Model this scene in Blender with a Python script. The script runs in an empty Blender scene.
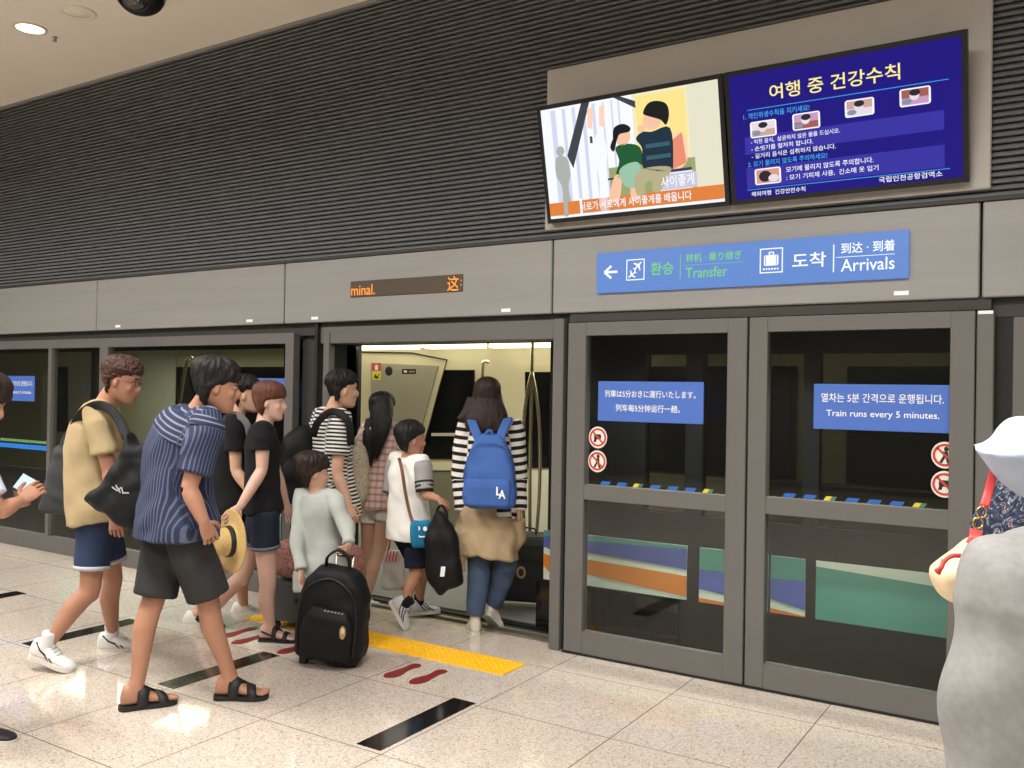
import bpy, math, random
import numpy as np
from mathutils import Vector, Matrix, noise

# ------------------------------------------------------------------ camera, world, lights, exposure
SC = bpy.context.scene
COL = SC.collection
FPX = 896.17
CAM = Vector((0, 0, 1.6))
FW = Vector((-0.53624507, 0.84402009, 0.00844473))
RT = Vector((0.84400683, 0.53606823, 0.01683242))
UP = Vector((-0.00967995, -0.01615371, 0.99982266))
cd = bpy.data.cameras.new('camera'); cam = bpy.data.objects.new('camera', cd); COL.objects.link(cam)
cd.sensor_width = 36; cd.lens = FPX / 1024 * 36; cd.clip_start = 0.05
m = Matrix((RT, UP, -FW)).transposed().to_4x4(); m.translation = CAM
cam.matrix_world = m
SC.camera = cam
SC.view_settings.view_transform = 'Standard'; SC.view_settings.look = 'None'
SC.view_settings.gamma = 1.0; SC.view_settings.use_curve_mapping = False
SC.view_settings.exposure = 0.12
w = bpy.data.worlds.new('world'); SC.world = w; w.use_nodes = True
w.node_tree.nodes['Background'].inputs[0].default_value = (1, .95, .88, 1)
w.node_tree.nodes['Background'].inputs[1].default_value = 0.25

def area_light(name, loc, sx, sy, power, col=(1, .98, .94), rot=(0, 0, 0), spread=180):
    l = bpy.data.lights.new(name, 'AREA'); l.shape = 'RECTANGLE'; l.size = sx; l.size_y = sy
    l.energy = power; l.color = col; l.spread = math.radians(spread)
    o = bpy.data.objects.new(name, l); COL.objects.link(o); o.location = loc; o.rotation_euler = rot
    return o
# rows of ceiling fittings over the platform
for i, (x, y, pw) in enumerate([(-8.0, 1.5, 135), (-4.6, 1.5, 135), (-1.2, 1.5, 130), (2.2, 1.5, 90),
                                (-8.0, -1.8, 120), (-4.6, -1.8, 140), (-1.2, -1.8, 140), (2.2, -1.8, 110),
                                (-11.5, 1.6, 110)]):
    area_light('ceiling_panel_light', (x, y, 4.36), 1.6, 0.5, pw, spread=160)
# the light of the train's own ceiling
area_light('train_ceiling_light', (-4.0, 6.4, 2.02), 3.2, 0.5, 28, (1, .93, .74))
area_light('train_ceiling_light', (-9.0, 6.4, 2.02), 3.2, 0.5, 48, (1, .93, .74))
area_light('train_ceiling_light', (0.5, 6.4, 2.02), 3.2, 0.5, 9, (1, .93, .74))

# added fill lights between the screen doors and the train, to brighten the livery
for x in (-9.5, -6.6, -1.6, 1.5): area_light('trackside_fill_light', (x, 5.09, 1.98), 2.0, .05, 20, (1, .97, .9), spread=75)

def at(px, py, d):
    """the point that lies d metres in front of the viewer's eye at a place of the photograph"""
    return CAM + FW * d + RT * ((px - 512) / FPX * d) - UP * ((py - 384) / FPX * d)

# ------------------------------------------------------------------ materials
MATS = {}
def srgb(c):
    return tuple((v / 255 / 12.92 if v / 255 <= .04045 else ((v / 255 + .055) / 1.055) ** 2.4) for v in c)
def mat(name, rgb, rough=.6, metal=0., spec=.5, var=.0, vscale=8., bump=0., bscale=60., emit=0., stretch=None, aniso=None):
    """rgb in 0-255; var = noise variation of the colour; bump = small relief"""
    if name in MATS: return MATS[name]
    mt = bpy.data.materials.new(name); mt.use_nodes = True; MATS[name] = mt
    nt = mt.node_tree; N = nt.nodes; L = nt.links; b = N['Principled BSDF']
    c = srgb(rgb)
    b.inputs['Base Color'].default_value = (*c, 1); b.inputs['Roughness'].default_value = rough
    b.inputs['Metallic'].default_value = metal; b.inputs['Specular IOR Level'].default_value = spec
    if emit:
        b.inputs['Emission Color'].default_value = (*c, 1); b.inputs['Emission Strength'].default_value = emit
        b.inputs['Base Color'].default_value = (.01, .01, .01, 1)
    if var or bump:
        tc = N.new('ShaderNodeTexCoord'); mp = N.new('ShaderNodeMapping'); L.new(tc.outputs['Object'], mp.inputs[0])
        if stretch: mp.inputs['Scale'].default_value = stretch
    if var:
        n = N.new('ShaderNodeTexNoise'); n.inputs['Scale'].default_value = vscale; n.inputs['Detail'].default_value = 4
        L.new(mp.outputs[0], n.inputs['Vector'])
        r = N.new('ShaderNodeMapRange'); r.inputs[1].default_value = .25; r.inputs[2].default_value = .75
        r.inputs[3].default_value = 1 - var; r.inputs[4].default_value = 1 + var; L.new(n.outputs[0], r.inputs[0])
        h = N.new('ShaderNodeVectorMath'); h.operation = 'SCALE'; h.inputs[0].default_value = c; L.new(r.outputs[0], h.inputs['Scale'])
        L.new(h.outputs[0], b.inputs['Base Color'])
    if bump:
        n = N.new('ShaderNodeTexNoise'); n.inputs['Scale'].default_value = bscale; n.inputs['Detail'].default_value = 3
        L.new(mp.outputs[0], n.inputs['Vector'])
        bp = N.new('ShaderNodeBump'); bp.inputs['Strength'].default_value = bump; bp.inputs['Distance'].default_value = .01
        L.new(n.outputs[0], bp.inputs['Height']); L.new(bp.outputs[0], b.inputs['Normal'])
    return mt
def glass(name, tint):
    if name in MATS: return MATS[name]
    mt = bpy.data.materials.new(name); mt.use_nodes = True; MATS[name] = mt
    nt = mt.node_tree; N = nt.nodes; L = nt.links; N.remove(N['Principled BSDF'])
    t = N.new('ShaderNodeBsdfTransparent'); t.inputs[0].default_value = (*tint, 1)
    g = N.new('ShaderNodeBsdfGlossy'); g.inputs['Roughness'].default_value = .01
    # Schlick's law on the absolute angle, so that both faces of a pane reflect alike
    ge = N.new('ShaderNodeNewGeometry'); dt = N.new('ShaderNodeVectorMath'); dt.operation = 'DOT_PRODUCT'; L.new(ge.outputs['Normal'], dt.inputs[0]); L.new(ge.outputs['Incoming'], dt.inputs[1])
    def M(op, a, b_):
        n = N.new('ShaderNodeMath'); n.operation = op
        for k, q in enumerate((a, b_)):
            if isinstance(q, float): n.inputs[k].default_value = q
            elif q is not None: L.new(q, n.inputs[k])
        return n.outputs[0]
    f = M('ADD', M('MULTIPLY', M('POWER', M('SUBTRACT', 1.0, M('ABSOLUTE', dt.outputs['Value'], None)), 5.0), .96), .042)
    x = N.new('ShaderNodeMixShader'); L.new(f, x.inputs[0]); L.new(t.outputs[0], x.inputs[1]); L.new(g.outputs[0], x.inputs[2])
    L.new(x.outputs[0], N['Material Output'].inputs[0])
    return mt

# ------------------------------------------------------------------ mesh helpers
class MB:
    """collects shapes and links them as ONE mesh object"""
    def __init__(s): s.v = []; s.f = []; s.m = []; s.mats = []; s.sm = []
    def mi(s, mt):
        if mt not in s.mats: s.mats.append(mt)
        return s.mats.index(mt)
    def add(s, vs, fs, mt, smooth=False):
        o = len(s.v); k = s.mi(mt); s.v += [tuple(p) for p in vs]
        for f in fs: s.f.append([i + o for i in f]); s.m.append(k); s.sm.append(smooth)
    def box(s, a, b, mt, bev=0.):
        (x0, y0, z0), (x1, y1, z1) = a, b
        if x0 > x1: x0, x1 = x1, x0
        if y0 > y1: y0, y1 = y1, y0
        if z0 > z1: z0, z1 = z1, z0
        if bev:
            e = min(bev, (x1-x0)/2.01, (y1-y0)/2.01, (z1-z0)/2.01)
            vs = []; 
            for x, sx in ((x0, 1), (x1, -1)):
                for y, sy in ((y0, 1), (y1, -1)):
                    for z, sz in ((z0, 1), (z1, -1)):
                        vs += [(x, y+sy*e, z+sz*e), (x+sx*e, y, z+sz*e), (x+sx*e, y+sy*e, z)]
            # index: corner c=(ix*4+iy*2+iz)*3 + axis
            I = lambda ix, iy, iz, a: (ix*4+iy*2+iz)*3+a
            fs = [[I(ix,0,0,0),I(ix,1,0,0),I(ix,1,1,0),I(ix,0,1,0)] for ix in (0,1)]
            fs += [[I(0,iy,0,1),I(1,iy,0,1),I(1,iy,1,1),I(0,iy,1,1)] for iy in (0,1)]
            fs += [[I(0,0,iz,2),I(1,0,iz,2),I(1,1,iz,2),I(0,1,iz,2)] for iz in (0,1)]
            for iy in (0,1):
                for iz in (0,1): fs.append([I(0,iy,iz,1),I(1,iy,iz,1),I(1,iy,iz,2),I(0,iy,iz,2)])
            for ix in (0,1):
                for iz in (0,1): fs.append([I(ix,0,iz,0),I(ix,1,iz,0),I(ix,1,iz,2),I(ix,0,iz,2)])
                for iy in (0,1): fs.append([I(ix,iy,0,0),I(ix,iy,1,0),I(ix,iy,1,1),I(ix,iy,0,1)])
                for iy in (0,1):
                    for iz in (0,1): fs.append([I(ix,iy,iz,0),I(ix,iy,iz,1),I(ix,iy,iz,2)])
            s.add(vs, fs, mt); return s
        vs = [(x,y,z) for x in (x0,x1) for y in (y0,y1) for z in (z0,z1)]
        s.add(vs, [[0,1,3,2],[4,6,7,5],[0,4,5,1],[2,3,7,6],[0,2,6,4],[1,5,7,3]], mt); return s
    def prism(s, pts, off, mt):
        """polygon extruded by the vector off"""
        n = len(pts); off = Vector(off); vs = [Vector(p) for p in pts] + [Vector(p) + off for p in pts]
        s.add(vs, [list(range(n)), list(range(2*n-1, n-1, -1))] + [[i, (i+1) % n, n+(i+1) % n, n+i] for i in range(n)], mt); return s
    def tube(s, pts, r, mt, n=10, closed=False, flat=None):
        v, f = loft(pts, r, n=n, flat=flat, closed=closed); s.add(v, f, mt, True); return s
    def lathe(s, o, ax, prof, mt, n=32):
        ax = Vector(ax).normalized(); a = ax.orthogonal().normalized(); b = ax.cross(a); o = Vector(o); vs = []; fs = []
        for h, r in prof:
            for k in range(n):
                t = 2*math.pi*k/n; vs.append(o + ax*h + (a*math.cos(t) + b*math.sin(t))*max(r, 1e-4))
        for i in range(len(prof)-1):
            for k in range(n): fs.append([i*n+k, i*n+(k+1) % n, (i+1)*n+(k+1) % n, (i+1)*n+k])
        s.add(vs, fs, mt, True); return s
    def mesh(s, name):
        me = bpy.data.meshes.new(name); me.from_pydata(s.v, [], s.f)
        for mt in s.mats: me.materials.append(mt)
        me.polygons.foreach_set('material_index', s.m); me.polygons.foreach_set('use_smooth', s.sm)
        fix_normals(me); return me
    def build(s, name, parent=None):
        return link(name, s.mesh(name), parent)
def fix_normals(me):
    import bmesh
    bm = bmesh.new(); bm.from_mesh(me); bmesh.ops.recalc_face_normals(bm, faces=bm.faces); bm.to_mesh(me); bm.free(); me.update()
def link(name, data, parent=None):
    o = bpy.data.objects.new(name, data); COL.objects.link(o)
    if parent is not None: o.parent = parent; o.matrix_parent_inverse = parent.matrix_world.inverted()
    return o
def tag(o, label, cat, group=None):
    o['label'] = label; o['category'] = cat
    if group: o['group'] = group
    return o
def struct(o): o['kind'] = 'structure'; return o
def thing(name, loc, label, cat, group=None):
    o = bpy.data.objects.new(name, None); COL.objects.link(o); o.location = loc; o.empty_display_size = .1
    o.matrix_world = Matrix.Translation(Vector(loc))
    return tag(o, label, cat, group)
def catmull(pts, k=4, closed=False):
    P = [Vector(p) for p in pts]; n = len(P); out = []
    if n < 3 and not closed: return P
    rng = range(n) if closed else range(n-1)
    for i in rng:
        p0 = P[(i-1) % n] if closed or i > 0 else P[0]*2-P[1]
        p1 = P[i]; p2 = P[(i+1) % n]
        p3 = P[(i+2) % n] if closed or i+2 < n else P[-1]*2-P[-2]
        for j in range(k):
            t = j/k
            out.append(.5*((2*p1)+(p2-p0)*t+(2*p0-5*p1+4*p2-p3)*t*t+(3*p1-p0-3*p2+p3)*t**3))
    if not closed: out.append(P[-1])
    return out
def loft(pts, r, n=14, ref=None, flat=None, closed=False, sq=2.0):
    """tube through pts; r = radius, list of radii or of (side, front) radii; ref = the side direction"""
    P = [Vector(p) for p in pts]; k = len(P)
    R = [r]*k if not isinstance(r, (list, tuple)) else list(r)
    R = [(q, q) if not isinstance(q, (tuple, list)) else q for q in R]
    if flat: R = [(q[0], q[1]*flat) for q in R]
    vs = []; fs = []; a0 = None
    for i in range(k):
        if closed: t = P[(i+1) % k]-P[i-1]
        else: t = P[min(i+1, k-1)]-P[max(i-1, 0)]
        t.normalize()
        if ref is not None:
            rr = ref[i] if isinstance(ref, list) else ref
            a = Vector(rr); a = (a - t*a.dot(t)).normalized()
        elif a0 is None: a = t.orthogonal().normalized()
        else: a = (a0 - t*a0.dot(t)).normalized()
        a0 = a; b = t.cross(a)
        for j in range(n):
            c, s_ = math.cos(2*math.pi*j/n), math.sin(2*math.pi*j/n)
            if sq != 2.0: c, s_ = math.copysign(abs(c)**(2/sq), c), math.copysign(abs(s_)**(2/sq), s_)
            vs.append(P[i] + a*(c*R[i][0]) + b*(s_*R[i][1]))
    for i in range(k if closed else k-1):
        i2 = (i+1) % k
        for j in range(n): fs.append([i*n+j, i*n+(j+1) % n, i2*n+(j+1) % n, i2*n+j])
    if not closed: fs.append(list(range(n))[::-1]); fs.append([(k-1)*n+j for j in range(n)])
    return vs, fs

class Flat:
    """flat picture elements in a plane: origin o, axes ux / uz, towards the viewer n"""
    def __init__(s, o, ux, uz): s.o = Vector(o); s.ux = Vector(ux).normalized(); s.uz = Vector(uz).normalized(); s.n = s.ux.cross(s.uz); s.mb = MB()
    def P(s, u, v, l): return s.o + s.ux*u + s.uz*v + s.n*(l*.0006)
    def poly(s, pts, mt, l=1):
        s.mb.prism([s.P(u, v, l) for u, v in pts], -s.n*.0005, mt); return s
    def rect(s, a, b, c, d, mt, l=1): return s.poly([(a, b), (c, b), (c, d), (a, d)], mt, l)
    def rrect(s, a, b, c, d, r, mt, l=1):
        pts = []
        for cx, cy, t0 in ((c-r, b+r, -90), (c-r, d-r, 0), (a+r, d-r, 90), (a+r, b+r, 180)):
            for k in range(5): t = math.radians(t0+k*22.5); pts.append((cx+r*math.cos(t), cy+r*math.sin(t)))
        return s.poly(pts, mt, l)
    def ell(s, cu, cv, ru, rv, mt, l=1, n=20):
        return s.poly([(cu+ru*math.cos(2*math.pi*k/n), cv+rv*math.sin(2*math.pi*k/n)) for k in range(n)], mt, l)
    def ring(s, cu, cv, r0, r1, mt, l=1, n=28):
        for k in range(n):
            t0, t1 = 2*math.pi*k/n, 2*math.pi*(k+1)/n
            s.poly([(cu+r*math.cos(t), cv+r*math.sin(t)) for r, t in ((r0, t0), (r1, t0), (r1, t1), (r0, t1))], mt, l)
        return s
    def line(s, a, b, w_, mt, l=1):
        d = Vector((b[0]-a[0], b[1]-a[1])); nrm = Vector((-d.y, d.x)).normalized()*w_/2
        return s.poly([(a[0]-nrm.x, a[1]-nrm.y), (b[0]-nrm.x, b[1]-nrm.y), (b[0]+nrm.x, b[1]+nrm.y), (a[0]+nrm.x, a[1]+nrm.y)], mt, l)
    def frame(s, a, b, c, d, t, mt, l=1):
        s.rect(a, b, c, b+t, mt, l); s.rect(a, d-t, c, d, mt, l); s.rect(a, b+t, a+t, d-t, mt, l); s.rect(c-t, b+t, c, d-t, mt, l); return s
    def text(s, st, a, b, c, d, mt, l=2, bold=0.):
        """lettering filling the box a..c, b..d"""
        cu = bpy.data.curves.new('lettering', 'FONT'); cu.body = st; cu.offset = bold; cu.resolution_u = 3; cu.extrude = 0.0
        ob = bpy.data.objects.new('lettering', cu); COL.objects.link(ob)
        dg = bpy.context.evaluated_depsgraph_get(); me = bpy.data.meshes.new_from_object(ob.evaluated_get(dg))
        V = [v.co.copy() for v in me.vertices]; F = [list(p.vertices) for p in me.polygons]
        bpy.data.objects.remove(ob); bpy.data.curves.remove(cu); bpy.data.meshes.remove(me)
        if not V: return s
        x0, x1 = min(v.x for v in V), max(v.x for v in V); y0, y1 = min(v.y for v in V), max(v.y for v in V)
        kx, ky = (c-a)/max(x1-x0, 1e-6), (d-b)/max(y1-y0, 1e-6)
        s.mb.add([s.P(a+(v.x-x0)*kx, b+(v.y-y0)*ky, l) for v in V], F, mt); return s
    def build(s, name, parent=None):
        me = bpy.data.meshes.new(name); me.from_pydata(s.mb.v, [], s.mb.f)
        for mt in s.mb.mats: me.materials.append(mt)
        me.polygons.foreach_set('material_index', s.mb.m); me.update()
        return link(name, me, parent)
def wallflat(y): return Flat((0, y, 0), (1, 0, 0), (0, 0, 1))

# ------------------------------------------------------------------ setting
W = 4.856
M_fascia = mat('brushed_grey_panel', (142, 141, 138), .42, .1, .5, var=.05, vscale=3, stretch=(.3, 1, 6), bump=.02)
M_frame = mat('grey_door_frame', (101, 99, 96), .45, .1, .5, var=.03, vscale=4)
M_dark = mat('dark_recess', (52, 50, 47), .6, .1)
M_slat = mat('louvre_grey', (97, 100, 102), .5, .05, var=.04, vscale=2)
M_gap = mat('louvre_gap', (62, 62, 61), .8)
M_ceil = mat('ceiling_paint', (226, 216, 203), .8, var=.02, vscale=2)
M_steel = mat('steel_sill', (170, 165, 150), .35, .8)
M_rubber = mat('black_rubber', (18, 18, 18), .7)
M_white = mat('white_print', (235, 238, 240), .5)
M_blue = mat('sign_blue', (72, 108, 188), .4)

def floor_material():
    mt = bpy.data.materials.new('polished_terrazzo'); mt.use_nodes = True
    nt = mt.node_tree; N = nt.nodes; L = nt.links; b = N['Principled BSDF']
    tc = N.new('ShaderNodeTexCoord')
    def ramp(src, stops):
        r = N.new('ShaderNodeValToRGB'); e = r.color_ramp.elements
        while len(e) < len(stops): e.new(.5)
        for q, (p_, c) in zip(e, stops): q.position = p_; q.color = (*srgb(c), 1)
        L.new(src, r.inputs[0]); return r.outputs[0]
    v = N.new('ShaderNodeTexVoronoi'); v.inputs['Scale'].default_value = 150; L.new(tc.outputs['Object'], v.inputs['Vector'])
    sep = N.new('ShaderNodeSeparateColor'); L.new(v.outputs['Color'], sep.inputs[0])
    base = ramp(sep.outputs[0], [(0, (128, 113, 100)), (.05, (172, 158, 144)), (.3, (190, 178, 165)), (.65, (198, 187, 175)), (1, (208, 198, 187))])
    n = N.new('ShaderNodeTexNoise'); n.inputs['Scale'].default_value = 1.3; L.new(tc.outputs['Object'], n.inputs['Vector'])
    # joints
    sx = N.new('ShaderNodeSeparateXYZ'); L.new(tc.outputs['Object'], sx.inputs[0])
    def joint(src, off, pitch):
        a = N.new('ShaderNodeMath'); a.operation = 'SUBTRACT'; L.new(src, a.inputs[0]); a.inputs[1].default_value = off - 100*pitch
        mo = N.new('ShaderNodeMath'); mo.operation = 'MODULO'; L.new(a.outputs[0], mo.inputs[0]); mo.inputs[1].default_value = pitch
        lt = N.new('ShaderNodeMath'); lt.operation = 'LESS_THAN'; L.new(mo.outputs[0], lt.inputs[0]); lt.inputs[1].default_value = .006
        return lt.outputs[0]
    mx = N.new('ShaderNodeMath'); mx.operation = 'MAXIMUM'
    L.new(joint(sx.outputs[0], -1.088, .745), mx.inputs[0]); L.new(joint(sx.outputs[1], 2.285, .745), mx.inputs[1])
    mix = N.new('ShaderNodeMix'); mix.data_type = 'RGBA'; L.new(mx.outputs[0], mix.inputs['Factor'])
    L.new(base, mix.inputs['A']); mix.inputs['B'].default_value = (*srgb((120, 104, 90)), 1)
    L.new(mix.outputs['Result'], b.inputs['Base Color'])
    r = N.new('ShaderNodeMapRange'); L.new(n.outputs[0], r.inputs[0]); r.inputs[3].default_value = .035; r.inputs[4].default_value = .09
    L.new(r.outputs[0], b.inputs['Roughness']); b.inputs['Specular IOR Level'].default_value = .8
    return mt
fl = MB().box((-16, -6, -.3), (6, 4.98, 0), floor_material()).build('floor'); struct(fl)
struct(MB().box((-16, -6, 4.4), (6, 5.1, 4.6), M_ceil).build('ceiling'))
struct(MB().box((-16, W+.06, 2.56), (6, 5.2, 4.4), M_gap).build('wall_far_backing'))
sl = MB(); z = 2.575
while z < 4.40:
    prof = [(W+.004, z), (W, z+.004), (W+.003, z+.012), (W+.016, z+.024), (W+.06, z+.024), (W+.06, z)]
    sl.prism([(-16, y, q) for y, q in prof], (22, 0, 0), M_slat); z += .032
struct(sl.build('wall_far'))
struct(MB().box((-16, W-.012, 4.375), (6, W+.05, 4.40), M_fascia).build('trim_1'))
struct(MB().box((-16, W-.01, 2.556), (6, W+.05, 2.574), M_dark).build('trim_2'))
M_far = mat('platform_back_wall', (92, 88, 82), .6, var=.05)
struct(MB().box((-16, -6.2, 0), (6, -6, 4.4), M_far).build('wall_behind'))
struct(MB().box((-16.2, -6, 0), (-16, 9, 4.4), M_far).build('wall_left'))
struct(MB().box((6, -6, 0), (6.2, 9, 4.4), M_far).build('wall_right'))
# fascia panels
for i, (a, b) in enumerate([(-16, -12.45), (-12.45, -10.02), (-10.02, -7.59), (-7.59, -5.17), (-5.17, -2.80), (-2.80, -.415), (-.415, 1.95), (1.95, 6)]):
    q = MB(); q.box((a+.006, W, 2.092), (b-.006, W+.05, 2.556), M_fascia, .006)
    q.box((a+.006, W+.02, 2.092), (b-.006, 5.2, 2.10), M_dark)  # underside shade of the fascia put into a dark colour
    struct(q.build('trim_%d' % (i+3)))
struct(MB().box((-16, W+.055, 2.0), (6, 5.25, 2.56), M_dark).build('trim_11'))

G_up = glass('tinted_glass', (.84, .87, .85))
def bay(name, x0, x1, z0, z1, y, rails, mull, fr=M_frame, d=.07):
    """glazed unit: frame of rails and stiles, a pane in each field"""
    root = struct(bpy.data.objects.new(name, None)); COL.objects.link(root); root.location = (x0, y, 0); root.matrix_world = Matrix.Translation((x0, y, 0))
    f = MB()
    for a, b in mull: f.box((a, y, z0), (b, y+d, z1), fr, .004)
    for a, b in rails:
        for k in range(len(mull)-1): f.box((mull[k][1], y+.004, a), (mull[k+1][0], y+d-.004, b), fr)
    f.build('frame', root)
    for i in range(len(rails)-1):
        for k in range(len(mull)-1):
            MB().box((mull[k][1]-.005, y+.03, rails[i][1]-.005), (mull[k+1][0]+.005, y+.038, rails[i+1][0]+.005), G_up).build('glass_pane', root)
    return root
YB = W
bay('window_1', -12.2, -9.98, 0, 1.99, YB, [(0, .15), (1.93, 1.99)], [(-12.2, -12.1), (-9.98, -9.9)])
bay('window_2', -9.8, -7.44, 0, 2.02, YB, [(0, .15), (1.94, 2.02)], [(-9.9, -9.82), (-8.35, -8.30), (-7.53, -7.44)])
bay('window_3', -7.34, -5.05, 0, 2.02, YB, [(0, .15), (1.94, 2.02)], [(-7.44, -7.41), (-5.15, -5.06)])
struct(MB().box((-5.06, W+.10, 0), (-4.86, 5.2, 2.09), M_dark).box((-4.86, W+.02, 0), (-4.83, 5.2, 2.09), M_rubber).build('trim_12'))
struct(MB().box((-4.79, W+.04, 0), (-4.73, 4.96, 2.02), M_frame, .004).build('trim_13'))
struct(MB().box((-4.83, W+.05, 1.935), (-2.79, 5.12, 2.06), M_frame, .004).build('trim_14'))
struct(MB().box((-2.79, W+.005, 0), (-2.715, 5.12, 2.06), M_frame, .005).build('trim_15'))
struct(MB().box((-2.715, W+.05, 0), (-2.685, 5.0, 2.06), M_rubber).build('trim_16'))
struct(MB().box((-2.68, W+.02, 2.035), (-.37, 5.0, 2.10), M_dark).build('trim_17'))  # shadow gap below the fascia, its darkness put into the colour
struct(MB().box((-.43, W+.004, 0), (-.355, 5.0, 2.03), M_frame, .005).build('trim_18'))
struct(MB().box((-.355, W+.06, 0), (-.28, 5.0, 2.06), M_rubber).build('trim_19'))
bay('door_1', -2.68, -1.555, .012, 2.03, W, [(.012, .145), (.95, 1.04), (1.95, 2.03)], [(-2.68, -2.555), (-1.668, -1.556)])
bay('door_2', -1.545, -.435, .012, 2.03, W, [(.012, .145), (.96, 1.05), (1.95, 2.03)], [(-1.545, -1.442), (-.545, -.436)])
bay('window_4', -.28, 3.4, 0, 2.02, W+.06, [(0, .15), (1.9, 2.02)], [(-.28, -.2), (1.2, 1.3), (3.3, 3.4)])
struct(MB().box((-2.69, W-.004, 0), (-.36, W+.08, .011), M_rubber).build('trim_20'))
# sill at the platform edge
s_ = MB(); s_.box((-4.83, 4.985, -.2), (-2.715, 5.05, -.004), M_steel); s_.box((-4.83, 5.05, -.2), (-2.715, 5.12, -.03), M_rubber)
s_.box((-4.83, 5.12, -.2), (-2.715, 5.16, -.002), M_steel)
struct(s_.build('trim_21'))
struct(MB().box((-16, 4.985, -1.2), (6, 5.12, -.21), M_rubber).build('trim_22'))

# ------------------------------------------------------------------ floor marks
M_strip = mat('black_glossy_inlay', (22, 21, 20), .12, 0, .6)
for x0, lb in ((-2.742, 'black floor strip in front of the two red footprints, nearest the doors with signs'),
               (-4.165, 'black floor strip behind the man in black slides'),
               (-5.485, 'black floor strip behind the beige-shirted man in white sneakers'),
               (-6.9, 'black floor strip at the far edge of the floor by the phone holder')):
    tag(MB().box((x0, 3.06, 0), (x0+.14, 3.80, .0025), M_strip).build('floor_strip'), lb, 'floor strip', None)
M_red = mat('dark_red_vinyl', (120, 30, 30), .45)
SOLE = [(-.032, -.135), (-.012, -.148), (.012, -.146), (.03, -.13), (.034, -.10), (.026, -.06), (.026, -.01), (.042, .05), (.047, .09), (.036, .13), (.012, .15), (-.018, .145), (-.04, .115), (-.046, .07), (-.038, .02), (-.03, -.05), (-.036, -.1)]
FEET = [(-3.245, 4.0, 1, 'dark red footprint marking before the yellow tiles, the one nearer the black trolley'),
        (-3.06, 4.0, -1, 'dark red footprint marking before the yellow tiles, the one farther from the black trolley'),
        (-4.06, 3.97, 1, 'dark red footprint marking half under the black trolley'),
        (-4.44, 3.95, -1, 'dark red footprint marking just behind the woman in black sandals'),
        (-4.62, 4.0, 1, 'dark red footprint marking beside the white shoe behind the man in slides')]
for x, y, fl_, lb in FEET:
    q = catmull([(x+a*fl_, y-b, 0) for a, b in SOLE], 3, True)
    tag(MB().prism(q, (0, 0, .0022), M_red).build('footprint_marking'), lb, 'floor marking')
M_yel = mat('yellow_tactile', (236, 176, 16), .5, var=.04)
root = thing('tactile_paving', (-3.8, 4.38, 0), 'yellow tactile paving strip with raised dots before the open door', 'tactile paving')
MB().box((-4.86, 4.258, 0), (-2.735, 4.512, .005), M_yel).build('base_strip', root)
q = MB(); nx = 50
for i in range(nx):
    for j in range(6):
        cx = -4.84 + i*(2.09/(nx-1)); cy = 4.278 + j*.0425
        q.lathe((cx, cy, .005), (0, 0, 1), [(0, .014), (.003, .011), (.0045, .006), (.0045, 0)], M_yel, 8)
d_ = q.build('raised_dots', root); d_['kind'] = 'stuff'

# ------------------------------------------------------------------ ceiling fittings
M_glow = mat('lamp_glow', (255, 236, 200), .5, emit=6)
M_plast = mat('off_white_plastic', (205, 196, 182), .6)
root = thing('ceiling_downlight', (-7.02, 3.88, 4.4), 'small round lit downlight in the ceiling', 'ceiling light')
MB().lathe((-7.02, 3.88, 4.40), (0, 0, -1), [(0, .125), (.008, .125), (.01, .105), (.002, .10)], M_plast).build('rim', root)
MB().lathe((-7.02, 3.88, 4.398), (0, 0, -1), [(0, .10), (.003, .10), (.003, 0)], M_glow).build('lamp', root)
root = thing('ceiling_speaker', (-6.4, 3.89, 4.4), 'round white ceiling speaker with a pale ring, unlit', 'ceiling speaker')
MB().lathe((-6.4, 3.89, 4.40), (0, 0, -1), [(0, .135), (.008, .135), (.01, .115), (.006, .10)], mat('speaker_rim', (226, 216, 200), .6)).build('rim', root)
MB().lathe((-6.4, 3.89, 4.399), (0, 0, -1), [(0, .10), (.006, .09), (.007, 0)], M_ceil).build('grille', root)
root = thing('sprinkler_head', (-7.02, 4.08, 4.4), 'tiny sprinkler head beside the lit downlight', 'sprinkler')
MB().lathe((-7.02, 4.08, 4.40), (0, 0, -1), [(0, .02), (.01, .02), (.012, .008), (.03, .008), (.032, .018), (.036, .018), (.037, 0)], M_steel, 14).build('head', root)
root = thing('dome_camera', (-5.62, 3.88, 4.4), 'black domed security camera on the ceiling', 'security camera')
MB().lathe((-5.62, 3.88, 4.40), (0, 0, -1), [(0, .20), (.02, .20), (.03, .18)], mat('camera_housing', (50, 50, 50), .5)).build('housing', root)
MB().lathe((-5.62, 3.88, 4.37), (0, 0, -1), [(.16*math.sin(t*math.pi/20), .175*math.cos(t*math.pi/20)) for t in range(11)], mat('camera_dome', (24, 24, 27), .12, 0, .6)).build('dome', root)

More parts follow.
